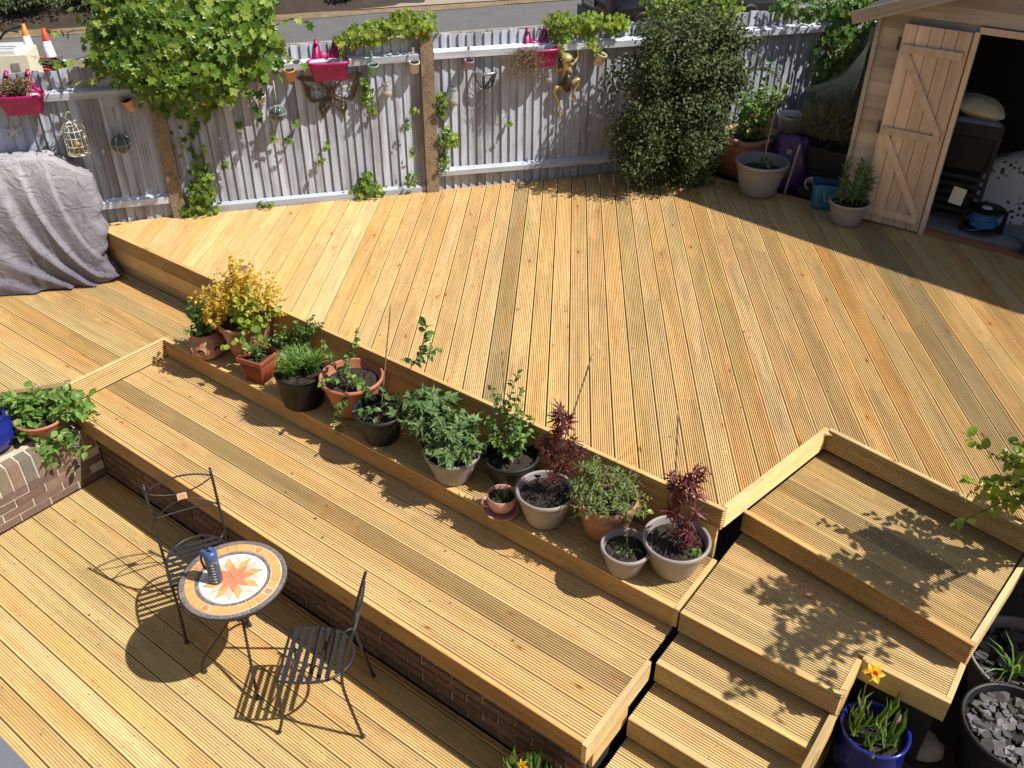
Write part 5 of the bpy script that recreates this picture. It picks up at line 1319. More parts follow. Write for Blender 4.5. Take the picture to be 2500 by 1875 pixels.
for i in range(230):
    x0 = R1.uniform(-.2, .05); q = bez([tuple(FD * x0 + ZZ * .12 + FN * .02), tuple(FD * (x0 + R1.gauss(-.05, .05)) + FN * R1.uniform(.03, .14) + ZZ * R1.uniform(.02, .2)), tuple(FD * (x0 + R1.gauss(-.08, .09)) + FN * R1.uniform(.02, .16) + ZZ * R1.uniform(-.16, .17))], 4); st.append(q)
    if i % 3 == 0: L += along(R1, q, .02, .016, jit=.9)
s_ = plant(t, st, .0013, simple('dead_stem', (.20, .155, .10, 1), .9, .4, 30), 3, 'dead_stem'); put(s_, 'small', L, LM_DRY, 0)
def cup(label, s, z, c, r=.047, h=.10, hook=None, fill=True, tilt=0.0):
    t = hung('hanging_pot', label, 'hanging pot', s, z, .07, 'small pots hooked on the fence rail')
    b = MB(); b.lathe([(r * .72, 0), (r * .78, .004), (r * .98, h - .016), (r * 1.05, h - .014), (r * 1.05, h), (r * .96, h), (r * .88, h - .02)], 26); colour(b.build('pot', M_OBJ, t), c)
    soil_disc(t, r * .9, h - .022, 3)
    b = MB(); P = [FN * -r * .95 + ZZ * (h - .02), FN * -r * 1.0 + ZZ * (h + .06), FN * -r * 1.1 + ZZ * (h + .10)]
    for i in range(2): 
        q = (P[i] + P[i + 1]) / 2; d = P[i + 1] - P[i]; b.box(q, (.022, .004, d.length + .004), Matrix.Rotation(FANG, 3, 'Z'))
    colour(b.build('hook', M_OBJ, t), hook or c)
    t.rotation_euler = (Matrix.Rotation(tilt, 3, FN) @ Matrix.Rotation(.25, 3, FD)).to_euler()
    return t
cup('orange hanging pot left of the empty magenta planter', 1.10, 2.268, (.62, .30, .10))
cup('mint green hanging pot right of the butterfly', 1.82, 2.262, (.22, .45, .30))
cup('cream white hanging pot just left of the bare brown post', 2.185, 2.262, (.62, .58, .50))
cup('pale pink hanging pot below the left rim of the ivy', -.225, 2.115, (.56, .32, .26), tilt=.25)
cup('lilac hanging pot right of the bare brown post', 2.685, 2.262, (.38, .24, .36), .042, .08)
cup('cream hanging pot tipped to the side above the golden frog', 3.92, 2.215, (.60, .52, .36), .052, .11, (.75, .75, .75), tilt=-.3)
cup('cream pot almost swallowed by the ivy', .36, 2.12, (.60, .50, .36))
cup('cream pot peeping out under the right end of the ivy', .83, 2.10, (.58, .48, .36), .04, .07)
def jar(label, s, z, r, h, wire=True):
    t = hung('glass_jar', label, 'jar', s, z, .06, 'glass jars hung on the fence')
    M_J = JARM; b = MB(); b.lathe([(r * .9, 0), (r, .008), (r, h * .72), (r * .72, h * .84), (r * .74, h), (r * .66, h)], 24); b.build('glass', M_J, t)
    b = MB(); b.lathe([(0, .006), (r * .9, .006), (r * .92, h * .30), (0, h * .30)], 20, cap0=False); b.build('sand', simple('sand', (.50, .42, .30, 1), .9, .2, 60) if 'sand' not in bpy.data.materials else bpy.data.materials['sand'], t)
    b = MB(); b.tube([tuple(FD * r * .75 * math.cos(k * PI / 8) + FN * r * .75 * math.sin(k * PI / 8) + ZZ * h * .88) for k in range(17)], .0045, 6); b.build('string', M_CANE, t)
    if wire:
        b = MB(); b.tube([tuple(FD * r * .75 + ZZ * h * .9), tuple(FD * 0 - FN * .03 + ZZ * (h + .13)), tuple(-FD * r * .75 + ZZ * h * .9)], .0022, 5); b.build('hanger', M_CANE, t)
JARM = glassy('jar_glass', (.55, .56, .55, 1), .06, .25)
jar('squat glass jar on a string between the green and white hanging pots', 1.925, 2.065, .048, .12)
jar('tall glass jar on a string right of the bare brown post', 2.535, 1.935, .044, .165)
jar('small glass jar between the dead stems and the golden frog', 3.445, 2.085, .032, .115, False)
def fishing_float(label, s, z, r, cord):
    t = hung('glass_float', label, 'glass float', s, z, r + .02, 'glass fishing floats in rope nets')
    b = MB(); b.sphere((0, 0, 0), r, 24, 16); b.build('glass_ball', FLOATM, t)
    b = MB()
    for k in range(6):
        a = k * PI / 3; P = [(r * 1.03 * math.sin(q) * math.cos(a), r * 1.03 * math.sin(q) * math.sin(a), r * 1.03 * math.cos(q)) for q in np.linspace(.05, 3.0, 12)]; b.tube(P, .004, 5)
    b.tube([(r * 1.03 * math.cos(k * PI / 10), r * 1.03 * math.sin(k * PI / 10), 0) for k in range(21)], .004, 5)
    b.tube([(0, 0, r), tuple(-FN * (r * .6) + ZZ * cord)], .006, 6); b.build('rope_net', simple('rope', (.40, .34, .26, 1), .9, .2, 60) if 'rope' not in bpy.data.materials else bpy.data.materials['rope'], t)
FLOATM = glassy('sea_glass', (.06, .13, .14, 1), .04, .75)
fishing_float('dark green glass float in a rope net between the bird cage and the post', -.375, 1.845, .078, .30)
fishing_float('turquoise glass float in a rope net in the sun right of the ivy', .955, 1.995, .068, .27)
t = hung('starfish', 'pale wooden starfish hung below the left magenta planter', 'ornament', -1.185, 2.00, .035)
b = MB(); pts = []
for k in range(10):
    a = PI / 2 + k * PI / 5; r = .088 if k % 2 == 0 else .026; pts.append((r * math.cos(a), r * math.sin(a)))
vs = [tuple(FD * x + ZZ * y + FN * 0) for x, y in pts] + [tuple(FN * .022)] + [tuple(FN * -.008)]
b.add(vs, [(k, (k + 1) % 10, 10) for k in range(10)] + [((k + 1) % 10, k, 11) for k in range(10)]); colour(b.build('star', M_OBJM, t), (.60, .58, .52))
b = MB(); b.tube([tuple(ZZ * .085), tuple(ZZ * .17 - FN * .02)], .003, 5); b.build('string', M_CANE, t)
t = hung('bird_cage', 'cream wire bird cage ornament with a little house inside, hung on the left bay', 'bird cage', -.715, 1.80, .105)
b = MB(); r = .088; hb = .20
for k in range(14):
    a = 2 * PI * k / 14; P = [(r * math.cos(a), r * math.sin(a), z) for z in (0, hb * .5, hb)] + [(r * math.cos(a) * math.cos(q), r * math.sin(a) * math.cos(q), hb + .062 * math.sin(q)) for q in (.4, .8, 1.2, 1.5)]; b.tube(P, .0034, 5)
for z in (0.0, .07, .14, .20): b.tube([(r * math.cos(2 * PI * k / 28), r * math.sin(2 * PI * k / 28), z) for k in range(29)], .004, 5)
b.tube(bez([(0, 0, .262), tuple(FD * .035 + ZZ * .30), tuple(ZZ * .345), tuple(FD * -.035 + ZZ * .30), (0, 0, .262)], 6), .003, 5)
M_CREAM = simple('cream_enamel', (.70, .66, .50, 1), .45, .08, 20); b.build('wire', M_CREAM, t)
b = MB(); b.lathe([(.09, -.008), (.092, 0), (.0, .003)], 28); b.build('base', M_CREAM, t)
b = MB(); b.lathe([(.03, .0), (.034, .07), (.0, .13)], 12); colour(b.build('little_house', M_OBJ, t), (.42, .26, .10))
b = MB(); b.lathe([(.0, .0), (.011, .001)], 12, cap0=False); fr = frame(FN.cross(ZZ) * -1, ZZ, FN, FN * .0335 + ZZ * .045); colour(b.build('entrance', M_OBJ, t, mat=fr), (.02, .015, .01))
# butterfly
t = hung('metal_butterfly', 'large rusty metal butterfly ornament with glass beads below the empty planter', 'ornament', 1.44, 2.10, .03)
def FW(x, z, o=0.0): return tuple(FD * x + ZZ * z + FN * o)
M_RUST = simple('rusty_bronze', (.11, .075, .04, 1), .45, .45, 40, .3, metal=.6)
def band(name, outer, w, mat=M_RUST, th=.006):
    """flat metal band of varying width following a closed outline towards its middle"""
    b = MB(); n = len(outer); cx = sum(p[0] for p in outer) / n; cz = sum(p[1] for p in outer) / n
    for (x, z), ww in zip(outer, w):
        d = math.hypot(cx - x, cz - z) + 1e-6; ix, iz = x + (cx - x) / d * ww, z + (cz - z) / d * ww
        b.v += [FW(x, z, th), FW(ix, iz, th), FW(ix, iz, -th), FW(x, z, -th)]
    for i in range(n):
        j = (i + 1) % n
        for q in range(4): b.face([4 * i + q, 4 * j + q, 4 * j + (q + 1) % 4, 4 * i + (q + 1) % 4])
    return b.build(name, mat, t)
def dense(pts, n=5): 
    P = bez([(x, 0, z) for x, z in pts + pts[:1]], n)[:-1]; return [(p.x, p.z) for p in P]
for sx in (-1, 1):
    up = dense([(sx * .012, .05), (sx * .09, .125), (sx * .19, .17), (sx * .285, .172), (sx * .235, .12), (sx * .225, .03), (sx * .18, -.05), (sx * .10, -.04), (sx * .03, -.01)])
    w = [.012 if 3 < i % 45 < 14 or i > 28 else .038 for i in range(len(up))]; band('wing', up, [min(.05, .014 + .03 * max(0, abs(x) - .1) / .1) for x, z in up])
    lo = dense([(sx * .012, -.02), (sx * .09, -.05), (sx * .125, -.10), (sx * .105, -.165), (sx * .10, -.205), (sx * .07, -.16), (sx * .02, -.10)])
    band('wing', lo, [.012 + .012 * (z < -.1) for x, z in lo])
    b = MB()
    for (x0, z0, x1, z1) in ((.02, .03, .14, .11), (.02, .01, .19, .07), (.02, -.03, .09, -.13), (.02, -.03, .11, -.11)): b.tube([FW(sx * x0, z0), FW(sx * (x0 + x1) / 2, (z0 + z1) / 2 + .008), FW(sx * x1, z1)], .0028, 5)
    b.build('vein', M_RUST, t)
    for i, (x, z, c) in enumerate(((.10, .06, (.35, .02, .02)), (.16, .04, (.35, .30, .05)), (.13, .0, (.5, .45, .35)), (.08, -.09, (.30, .02, .02)), (.09, -.12, (.5, .45, .35)), (.17, .085, (.3, .03, .03)))):
        b = MB(); b.sphere(FW(sx * x, z), .009, 8, 6); colour(b.build('bead', M_OBJGL, t), c)
b = MB()
for i in range(8): b.sphere(FW(0, .055 - i * .017, .01), (.013 - .0006 * i,) * 3, 10, 6)
for sx in (-1, 1): b.tube([FW(0, .06, .01), FW(sx * .02, .10, .015), FW(sx * .05, .12, .015)], .002, 5)
b.build('body', simple('bronze_body', (.24, .15, .07, 1), .4, .3, 40, metal=.5), t)
# golden frog
t = hung('golden_frog', 'golden metal frog ornament climbing the fence with a patterned mesh back', 'ornament', 3.63, 2.10, .045)
M_GOLD = simple('worn_gold_paint', (.52, .39, .16, 1), .38, .35, 25, .1, metal=.3)
b = MB(); b.sphere(FW(-.005, .015, .015), (.058, .058, .058), 16, 12)
b.v = [tuple(FD * (Vector(v).dot(FD) * .86 + 0) + ZZ * (Vector(v).z * 2.1) + FN * (Vector(v).dot(FN) * .75)) for v in b.v]
def limb(pts, r): 
    P = bez([FW(*p) for p in pts], 6); n = len(P); b.tube(P, [r[0] + (r[1] - r[0]) * i / (n - 1) for i in range(n)], 10)
limb([(-.01, .09, .02), (-.02, .15, .03), (-.03, .20, .03)], (.036, .034))
b.sphere(FW(-.028, .190, .03), (.068, .060, .048), 18, 12)
limb([(.03, .12, .02), (.085, .165, .01), (.105, .20, .005), (.095, .25, 0)], (.017, .010)); limb([(-.05, .10, .02), (-.095, .08, .01), (-.105, .12, .005), (-.095, .15, 0)], (.016, .010))
limb([(-.03, -.08, .01), (-.105, -.075, .02), (-.115, -.12, .01), (-.075, -.20, .005), (-.055, -.27, 0), (-.055, -.30, 0)], (.023, .010)); limb([(.03, -.06, .01), (.095, -.02, .02), (.115, -.03, .015), (.075, -.13, .005), (.085, -.17, 0)], (.023, .010))
for cx, cz, up_ in ((.095, .25, 1), (-.095, .15, 1), (-.055, -.30, -1), (.085, -.17, -1)):
    for k in (-1, 0, 1):
        a = k * .6; e = FW(cx + .035 * math.sin(a), cz + up_ * .035 * math.cos(a), .006); b.tube([FW(cx, cz, 0), e], .006, 6); b.sphere(e, .009, 8, 5)
b.build('body', M_GOLD, t)
for sx in (-1, 1):
    b = MB(); b.sphere(FW(-.03 + sx * .056, .180, .058), .024, 12, 8); colour(b.build('eye', M_OBJGL, t), (.02, .015, .012))
b = MB(); rr_ = Rng(5)
for i in range(9):
    a0 = rr_.uniform(0, 6.28); P = []
    for k in range(14):
        a = a0 + k * .5; x = .040 * math.cos(a) * (1 - k * .03); z = .10 * math.sin(a) * (1 - k * .03); o_ = .064 * math.sqrt(max(.05, 1 - (x / .062) ** 2 - (z / .13) ** 2)) + .016; P.append(FW(x - .005, z + .0, o_ * .8 + .004))
    b.tube(P, .0035, 5)
b2 = MB(); b2.sphere(FW(-.006, -.03, .045), (.05, .05, .05), 16, 12)
b2.v = [tuple(FD * (Vector(v).dot(FD) * .95) + ZZ * ((Vector(v).z + .03) * 1.75 - .03) + FN * (Vector(v).dot(FN))) for v in b2.v]; b2.build('back', simple('dark_back', (.06, .045, .03, 1), .45, .4, 40, metal=.4), t)
b.build('mesh_back', simple('dark_mesh', (.07, .06, .045, 1), .4, .3, 30, metal=.5), t)
# half round wire basket
t = hung('wire_basket', 'half round metal wire basket with a silver rim, left of the dead stems', 'basket', 2.85, 2.21, .02)
M_STEEL = simple('galvanised', (.42, .43, .45, 1), .35, .2, 30, metal=.7)
b = MB(); P = [FW(.105 * math.cos(a), .0, .10 * math.sin(a)) for a in np.linspace(0, PI, 17)]; b.tube(P, .013, 8); b.build('rim', M_STEEL, t)
b = MB()
for k in range(15):
    a = PI * k / 14
    for tw in (-.35, .35): b.tube([FW(.10 * math.cos(a + tw * q) * math.sqrt(max(.01, 1 - q * q)), -.16 * q, .10 * abs(math.sin(a + tw * q)) * math.sqrt(max(.01, 1 - q * q))) for q in np.linspace(0, .99, 9)], .0022, 4)
b.build('wire', M_IRON, t)

# ------------------------------------------------------------------ ivy and shrubs of the fence
def fence_blob(rng, n, s, z, off, rs, rz, ro, size, down=1.25, shell=.5, gap=0.0, flat=0.35):
    """hanging leaves: tips down, faces out to the deck and the sky"""
    out = []
    while len(out) < n:
        v = rng.v3().normalized(); q = rng.uniform(shell, 1) ** .6
        if v.dot(FN) * 1 < -flat and rng.random() < .75: continue
        lump = 1 + .10 * math.sin(5 * v.x + 9 * v.z + s) + .08 * math.sin(11 * v.z - 7 * v.y)
        p = F3((v.dot(FD)) * rs * q * lump, v.z * rz * q * lump, v.dot(FN) * ro * q * lump)
        if gap and math.sin(p.x * 17 + p.z * 13) * math.sin(p.z * 19 - p.y * 15) > gap: continue
        o = FN * 1.0 + ZZ * .5 + (FD * v.dot(FD) + ZZ * v.z + FN * v.dot(FN)) * .5 + rng.v3() * .42
        d = -ZZ * down + FD * rng.gauss(.1, .45) + FN * rng.uniform(-.1, .55)
        out.append((p, d, o, size * rng.uniform(.55, 1.2)))
    return out
R1 = Rng(51)
t = hung('ivy', 'big bright green mass of ivy spilling over the left brown post', 'ivy', .30, 2.60, .12)
L = fence_blob(R1, 1800, 0, 0, 0, .74, .41, .42, .078, gap=.5) + fence_blob(R1, 900, 0, 0, 0, .56, .30, .26, .066, shell=.2)
L += [(p + F3(-.16, .24, -.05), d, o, s) for p, d, o, s in fence_blob(R1, 1000, 1, 0, 0, .56, .36, .36, .072, gap=.5) + fence_blob(R1, 500, 1, 0, 0, .42, .27, .24, .07, shell=.2)]
L += [(p + F3(.40, .18, 0), d, o, s) for p, d, o, s in fence_blob(R1, 640, 2, 0, 0, .34, .31, .30, .072)]
L += [(p + F3(-.10, -.40, -.06), d, o, s) for p, d, o, s in fence_blob(R1, 160, 3, 0, 0, .30, .16, .14, .072)]
L += [(p + F3(-.12 + .12 * math.sin(k), -.42 - .085 * k, -.08), d, o, s) for k in range(7) for p, d, o, s in fence_blob(R1, 6 if k < 4 else 3, k, 0, 0, .09, .07, .05, .066)]
st = []
for pts in (((-.5, .1, .2), (-.75, .02, .2), (-.95, .0, .22), (-1.12, .06, .24)), ((-.3, .3, .2), (-.6, .40, .2), (-.78, .36, .22)), ((-.2, .4, .2), (-.55, .55, .2), (-.75, .62, .2)), ((.4, .1, .2), (.62, -.1, .2), (.72, -.25, .16)), ((.0, -.3, -.05), (-.1, -.7, -.08), (-.12, -1.05, -.09)), ((-.55, -.1, .2), (-.8, -.16, .22), (-.95, -.12, .24)), ((-.5, .25, .2), (-.85, .22, .25), (-1.0, .28, .25)), ((.7, .15, .15), (.9, .22, .2), (1.02, .15, .2)), ((.6, .3, .15), (.85, .42, .2)), ((.3, -.25, .2), (.45, -.42, .2), (.5, -.6, .15)), ((-.25, -.2, .22), (-.42, -.36, .24)), ((.75, -.05, .2), (.92, -.14, .2))):
    p = bez([tuple(F3(*q)) for q in pts], 7); st.append((p, .004)); L += along(R1, p, .055, .07, start=.3, up=.6, droop=.7)
s_ = plant(t, st, .004, M_TWIG, 5, 'stem'); put(s_, 'ivy', L, LM_IVY, 300)
def ivy_patch(label, s, z, spec, seed, mat=LM_IVY, size=.05, nobj=60, cat='ivy', group='ivy patches on the fence'):
    R_ = Rng(seed); t = hung('ivy', label, cat, s, z, .03, group); L = []; st = []
    for (ds, dz, rs, rz, n) in spec:
        L += [(p + F3(ds, dz, .03), d, o, q) for p, d, o, q in fence_blob(R_, int(n * 1.25), seed, 0, 0, rs * 1.15, rz * 1.15, .09, size, shell=.15)]
        st.append(bez([tuple(F3(ds, dz - rz, 0)), tuple(F3(ds + .03, dz, .02)), tuple(F3(ds, dz + rz, 0))], 5))
    s_ = plant(t, st, .003, M_TWIG); put(s_, 'ivy', L, mat, nobj); return t
ivy_patch('lime ivy growing along the top of the fence left of the bare post', 1.95, 2.60, [(-.30, -.01, .14, .07, 80), (-.1, .03, .2, .09, 150), (.15, .08, .2, .10, 150), (.32, .06, .16, .10, 90), (-.38, -.08, .03, .08, 12)], 61, LM_LIME, .048, 150)
ivy_patch('lime ivy along the top rail between the third planter and the dark shrub', 3.85, 2.58, [(-.3, .02, .14, .10, 110), (-.05, .02, .2, .08, 120), (.22, .0, .15, .07, 80), (-.28, -.12, .06, .10, 30), (.0, -.12, .05, .07, 14), (.04, -.24, .05, .05, 16)], 62, LM_LIME, .048, 140)
ivy_patch('bright lime ivy capping the top of the dark shrub', 4.85, 2.72, [(-.1, .02, .40, .16, 330), (.25, -.05, .25, .18, 180), (.05, .16, .4, .15, 240)], 63, LM_LIME, .048, 200)
ivy_patch('ivy sprig climbing in the gap right of the butterfly', 1.73, 2.13, [(0, .08, .04, .08, 16), (.02, -.05, .04, .09, 20), (.06, -.14, .04, .05, 10)], 64, LM_IVY, .05, 46)
ivy_patch('ivy clump at the foot of the fence right of the left post', .18, 1.33, [(.0, .0, .12, .12, 90), (.05, .16, .09, .12, 60), (-.05, -.14, .18, .07, 60)], 65, LM_IVY, .048, 120)
ivy_patch('ivy clump at the foot of the fence below the glass jar', 1.68, 1.22, [(0, 0, .17, .07, 80), (.0, .10, .06, .07, 26)], 66, LM_IVY, .045, 90)
ivy_patch('ivy clump at the foot of the fence left of the bare post', 2.10, 1.28, [(0, 0, .07, .07, 22)], 67, LM_IVY, .045, 22)
ivy_patch('tiny ivy shoot at the very bottom of the middle fence bay', .72, 1.17, [(0, 0, .08, .03, 16)], 68, LM_IVY, .045, 16)
ivy_patch('ivy climbing the right side of the bare brown post', 2.44, 1.75, [(-.02, .22, .06, .12, 34), (.02, -.10, .08, .09, 34), (.08, -.15, .08, .04, 16), (-.02, -.32, .04, .10, 22)], 69, LM_IVY, .05, 100)
sprigs = [('left of the float', .62, 1.94), ('below the turquoise float', .88, 1.80), ('right of the turquoise float', 1.10, 1.90), ('below the orange pot', 1.02, 1.76), ('under the left wing', 1.35, 1.68), ('lower under the left wing', 1.28, 1.55), ('near the white pot', 2.16, 1.92), ('below the white pot', 2.10, 1.80), ('low beside the bare post', 2.12, 1.55), ('below the wire basket', 3.05, 1.73), ('on the brown left post', -.05, 1.52), ('right of the left post', .28, 1.72), ('upper right of the left post', .42, 1.60)]
for i, (w, s, z) in enumerate(sprigs):
    ivy_patch('small ivy sprig poking through the fence ' + w, s, z, [(0, 0, .035, .045, 5)], 70 + i, LM_IVY, .045, 9, group='ivy sprigs between the planks')
# dark small leaved shrub
R1 = Rng(52); t = thing('dark_shrub', 'large dark green small leaved shrub against the fence in the middle', 'shrub', fpos(4.70, 1.10, .42))
L = []; st = []
for i in range(230):
    a = R1.uniform(-1, 1); b_ = R1.uniform(0, 1)
    top = F3(a * .66, .15 + 1.5 * b_, R1.uniform(-.3, .36) * (1 - .45 * b_)); ctr = F3(a * .15, .3 + .8 * b_, -.1)
    bulge = 1 - .25 * b_ if b_ > .3 else .65 + b_
    top = F3(a * (.74 if a < 0 else .26 + .32 * min(1, b_ * 1.4)) * bulge, .06 + 1.56 * b_, R1.uniform(-.28, .42 if a < .3 else .25) * bulge); e = top + R1.v3() * .06 - ZZ * .05 + FN * .05
    p = bez([F3(R1.gauss(0, .05), 0.0, -.05), ctr.lerp(top, .4), top, e], 5); st.append((p, .005)); nS = FN * .7 + ZZ * .7 + R1.v3() * .55
    for k in range(125):
        q = p[R1.randint(len(p) // 3, len(p) - 1)] + R1.v3() * .06; L.append((q, (R1.v3() + FN * .5 - ZZ * .2).normalized(), nS + R1.v3() * .38, .040 * R1.uniform(.6, 1.3)))
for s_0, z_0, s_1, z_1 in ((-.5, .75, -.85, .62), (-.5, .55, -.80, .5), (.5, 1.1, .85, 1.05), (.3, 1.3, .62, 1.38)):
    for q in range(4):
        p = bez([F3(s_0, z_0, .1), F3((s_0 + s_1) / 2, (z_0 + z_1) / 2 + .04, .2), F3(s_1, z_1 + R1.gauss(0, .04), .22)], 6); st.append((p, .003)); L += along(R1, p, .014, .032, jit=.8)
for i in range(34):
    a = R1.uniform(-1, .8); b_ = R1.uniform(.1, 1); x0 = a * (.55 if a < 0 else .35); z0 = .1 + 1.35 * b_
    d_ = (FD * a * .9 + FN * R1.uniform(.1, .9) + ZZ * R1.uniform(-.3, .9)).normalized() * R1.uniform(.22, .42)
    p = bez([F3(x0, z0, .15), F3(x0, z0, .15) + d_ * .6 + ZZ * .03, F3(x0, z0, .15) + d_ + R1.v3() * .03], 6); st.append((p, .003)); L += along(R1, p, .009, .036, start=.2, jit=.9)
s_ = plant(t, st, .005, M_TWIG, 4, 'branch'); put(s_, 'small', L, LM_DARK, 200)
# ivy behind the shed corner
R1 = Rng(53); t = thing('ivy', 'dark ivy mass hanging on the fence behind the shed corner', 'ivy', fpos(6.98, 2.2, .10))
L = fence_blob(R1, 1500, 5, 0, 0, .75, .85, .26, .075) + [(p + F3(-.75, .45, .0), d, o, s) for p, d, o, s in fence_blob(R1, 300, 6, 0, 0, .6, .14, .12, .06)]
s_ = plant(t, [bez([F3(0, -1, 0), F3(.05, 0, 0), F3(0, .6, 0)], 6)], .012, M_TWIG); put(s_, 'ivy', L, LM_MID, 240)

# ------------------------------------------------------------------ back corner beside the shed
M_SLEEPER = simple('dark_sleeper', (.030, .026, .022, 1), .9, .3, 10, .3)
rb = thing('raised_bed', 'raised bed of dark stained sleepers beside the shed', 'raised bed', (-2.72, 8.62, 1.10))
for i in range(2):
    b = MB(); b.box((0, -.20, .11 + .215 * i), (.80, .09, .205)); b.build('sleeper', M_SLEEPER, rb)
    b = MB(); b.box((-.36, .25, .11 + .215 * i), (.09, .80, .205)); b.build('sleeper', M_SLEEPER, rb)
b = MB(); b.box((.03, .25, .20), (.72, .82, .40)); b.build('soil', M_SOIL, rb)
R1 = Rng(54); t = thing('lavender_bush', 'grey green lavender bush in the dark raised bed', 'shrub', (-2.60, 8.58, 1.58)); L = []
for i in range(4200):
    v = R1.v3(); v.z = abs(v.z) * 1.1 + .25; v.normalize(); r0 = R1.uniform(.1, .42); p = Vector((v.x * r0 * .8, v.y * r0 * .8, v.z * r0)); L.append((p, (v + R1.v3() * .25 + ZZ * .3).normalized(), R1.v3(), R1.uniform(.07, .15)))
s_ = plant(t, [bez([(0, 0, -.02), tuple(R1.v3() * .05 + ZZ * .15), tuple(R1.v3() * .12 + ZZ * .3)], 4) for _ in range(14)], .004, M_TWIG); put(s_, 'blade', L, LM_GREY, 60)
t = thing('garden_net', 'thin teal garden netting draped from the shed eave over the lavender', 'netting', (-2.38, 8.55, 2.62)); b = MB()
for i in range(110):
    u = R1.random(); q = [(R1.gauss(-.02, .02), u * .06, 0), (-.05 - .05 * u, .03 * u, -.22), (-.07 - .17 * u + R1.gauss(0, .015), .02 - .05 * u, -.46), (-.10 - .42 * u + R1.gauss(0, .02), .0 - .12 * u, -.82 + .22 * u + .04 * R1.random())]
    b.tube(bez(q, 6), .0013, 3, cap=False)
b.build('strands', simple('teal_netting', (.30, .42, .41, 1), .6, .2, 9), t)
t = potted('big square terracotta planter with a tall leafy shrub and a pink tulip', -3.38, 8.42, 1.12); R1 = Rng(55)
b = MB(); lv = [(.23, 0), (.285, .33), (.29, .36), (.298, .365), (.295, .40), (.255, .40), (.24, .34)]
for r, z in lv:
    for k in range(32):
        a = 2 * PI * k / 32; c, s = math.cos(a), math.sin(a); e = .42; b.v.append((math.copysign(abs(c) ** e, c) * r, math.copysign(abs(s) ** e, s) * r, z))
for i in range(len(lv) - 1):
    for k in range(32): b.face([i * 32 + k, i * 32 + (k + 1) % 32, (i + 1) * 32 + (k + 1) % 32, (i + 1) * 32 + k], 0, True)
b.face(list(range(32))[::-1]); b.build('pot', M_TERRA, t); soil_disc(t, .26, .35, 55); t.rotation_euler = (0, 0, -.3)
st = []; L = []; iz = Matrix.Rotation(.3, 3, 'Z')
for i in range(26):
    r = R1.uniform(-.2, .27); hh = R1.uniform(.5, .9); 
    if i == 0: r, hh = .06, 1.12
    if i == 1: r, hh = .25, .92
    if i == 2: r, hh = -.1, .8
    d = R1.uniform(-.22, .15); p = [iz @ q for q in bez([L3(r * .3, .35, d * .3), L3(r * .7, .35 + (hh - .35) * .6, d), L3(r, hh, d)], 6)]; st.append(p); L += along(R1, p, .018, .075, start=.2, up=.7)
s_ = plant(t, st, .004); put(s_, 'ovate', L, LM_FRESH, 200)
b = MB(); b.tube([iz @ L3(-.01, .25, -.2), iz @ L3(-.02, .62, -.22)], .004, 5); b.build('flower_stem', M_STEM, t)
put(t, 'round', [(iz @ L3(-.02, .62, -.22), iz @ (RH * math.cos(a) * .8 + FH * math.sin(a) * .8 + ZZ * .65), iz @ (RH * math.cos(a) + FH * math.sin(a) - ZZ * .3), .065) for a in [k * PI / 3 for k in range(6)]], LM_PINK, 6, 'petal')
t = potted('grey pot with a leaning bamboo cane in front of the terracotta planter', -3.003, 7.97, 1.12); R1 = Rng(56)
round_pot(t, .252, .325, .66, M_TAUPE, .035, .014, soil=.10, seed=56, inner=M_TAUPEIN); cane(t, L3(.0, .2), L3(.055, 1.12), .006)
put(t, 'ovate', blob(R1, 26, L3(.02, .30, -.03), (.06, .05, .06), .055), LM_MID, 26)
t = potted('taupe pot of upright lily shoots beside the shed door', -2.078, 7.80, 1.12); R1 = Rng(57)
round_pot(t, .18, .215, .66, M_TAUPE, .03, .012, soil=.035, seed=57, inner=M_TAUPEIN); st = []; L = []
for (r, d, hh) in ((-.10, 0, .52), (-.07, .05, .57), (-.12, -.05, .44), (.03, 0, .56), (.06, -.05, .55), (.10, .03, .50), (.0, -.08, .46), (.14, 0, .42), (.05, .08, .5), (-.03, -.04, .38), (.10, -.08, .4)):
    p = bez([L3(r * .8, .18, d * .8), L3(r, .18 + (hh - .18) * .6, d), L3(r * 1.1, hh, d)], 5); st.append(p); L += along(R1, p, .0085, .075, start=.12, spread=.8, droop=-.15, up=1.0)
s_ = plant(t, st, .004); put(s_, 'lance', L, LM_MID, 160)
t = potted('white glazed pot standing behind the terracotta planter', -3.05, 8.72, 1.35); b = MB(); b.lathe([(.10, 0), (.135, .30), (.145, .305), (.148, .335), (.135, .335), (.125, .25)], 32); b.build('pot', M_PALE, t); soil_disc(t, .126, .27, 58)
b = MB(); b.box((-3.05, 8.75, 1.23), (.36, .36, .23)); tag(b.build('wooden_crate', M_SLEEPER), 'dark wooden crate under the white glazed pot', 'crate')
t = thing('compost_bag', 'purple compost bag slumped beside the grey cane pot', 'bag', (-2.86, 8.30, 1.12), .35); b = MB(); n = 28; R1 = Rng(59)
for j in range(15):
    k = j / 14
    for i in range(n):
        a = 2 * PI * i / n; c, s = math.cos(a), math.sin(a); e = .6; w = .17 * (1 - .25 * k ** 3); d = .11 * (1 - .8 * k ** 2) + .008 * math.sin(a * 5 + k * 9)
        b.v.append((math.copysign(abs(c) ** e, c) * w + .012 * math.sin(k * 8 + a * 2), math.copysign(abs(s) ** e, s) * d, .50 * k + .01 * math.sin(a * 3)))
for j in range(14):
    for i in range(n): b.face([j * n + i, j * n + (i + 1) % n, (j + 1) * n + (i + 1) % n, (j + 1) * n + i], 0, True)
b.face([14 * n + i for i in range(n)], 0, True); b.build('sack', simple('purple_plastic', (.06, .018, .12, 1), .3, .4, 6), t)
b = MB(); b.sphere((-.02, -.085, .37), (.03, .006, .03), 12, 6)
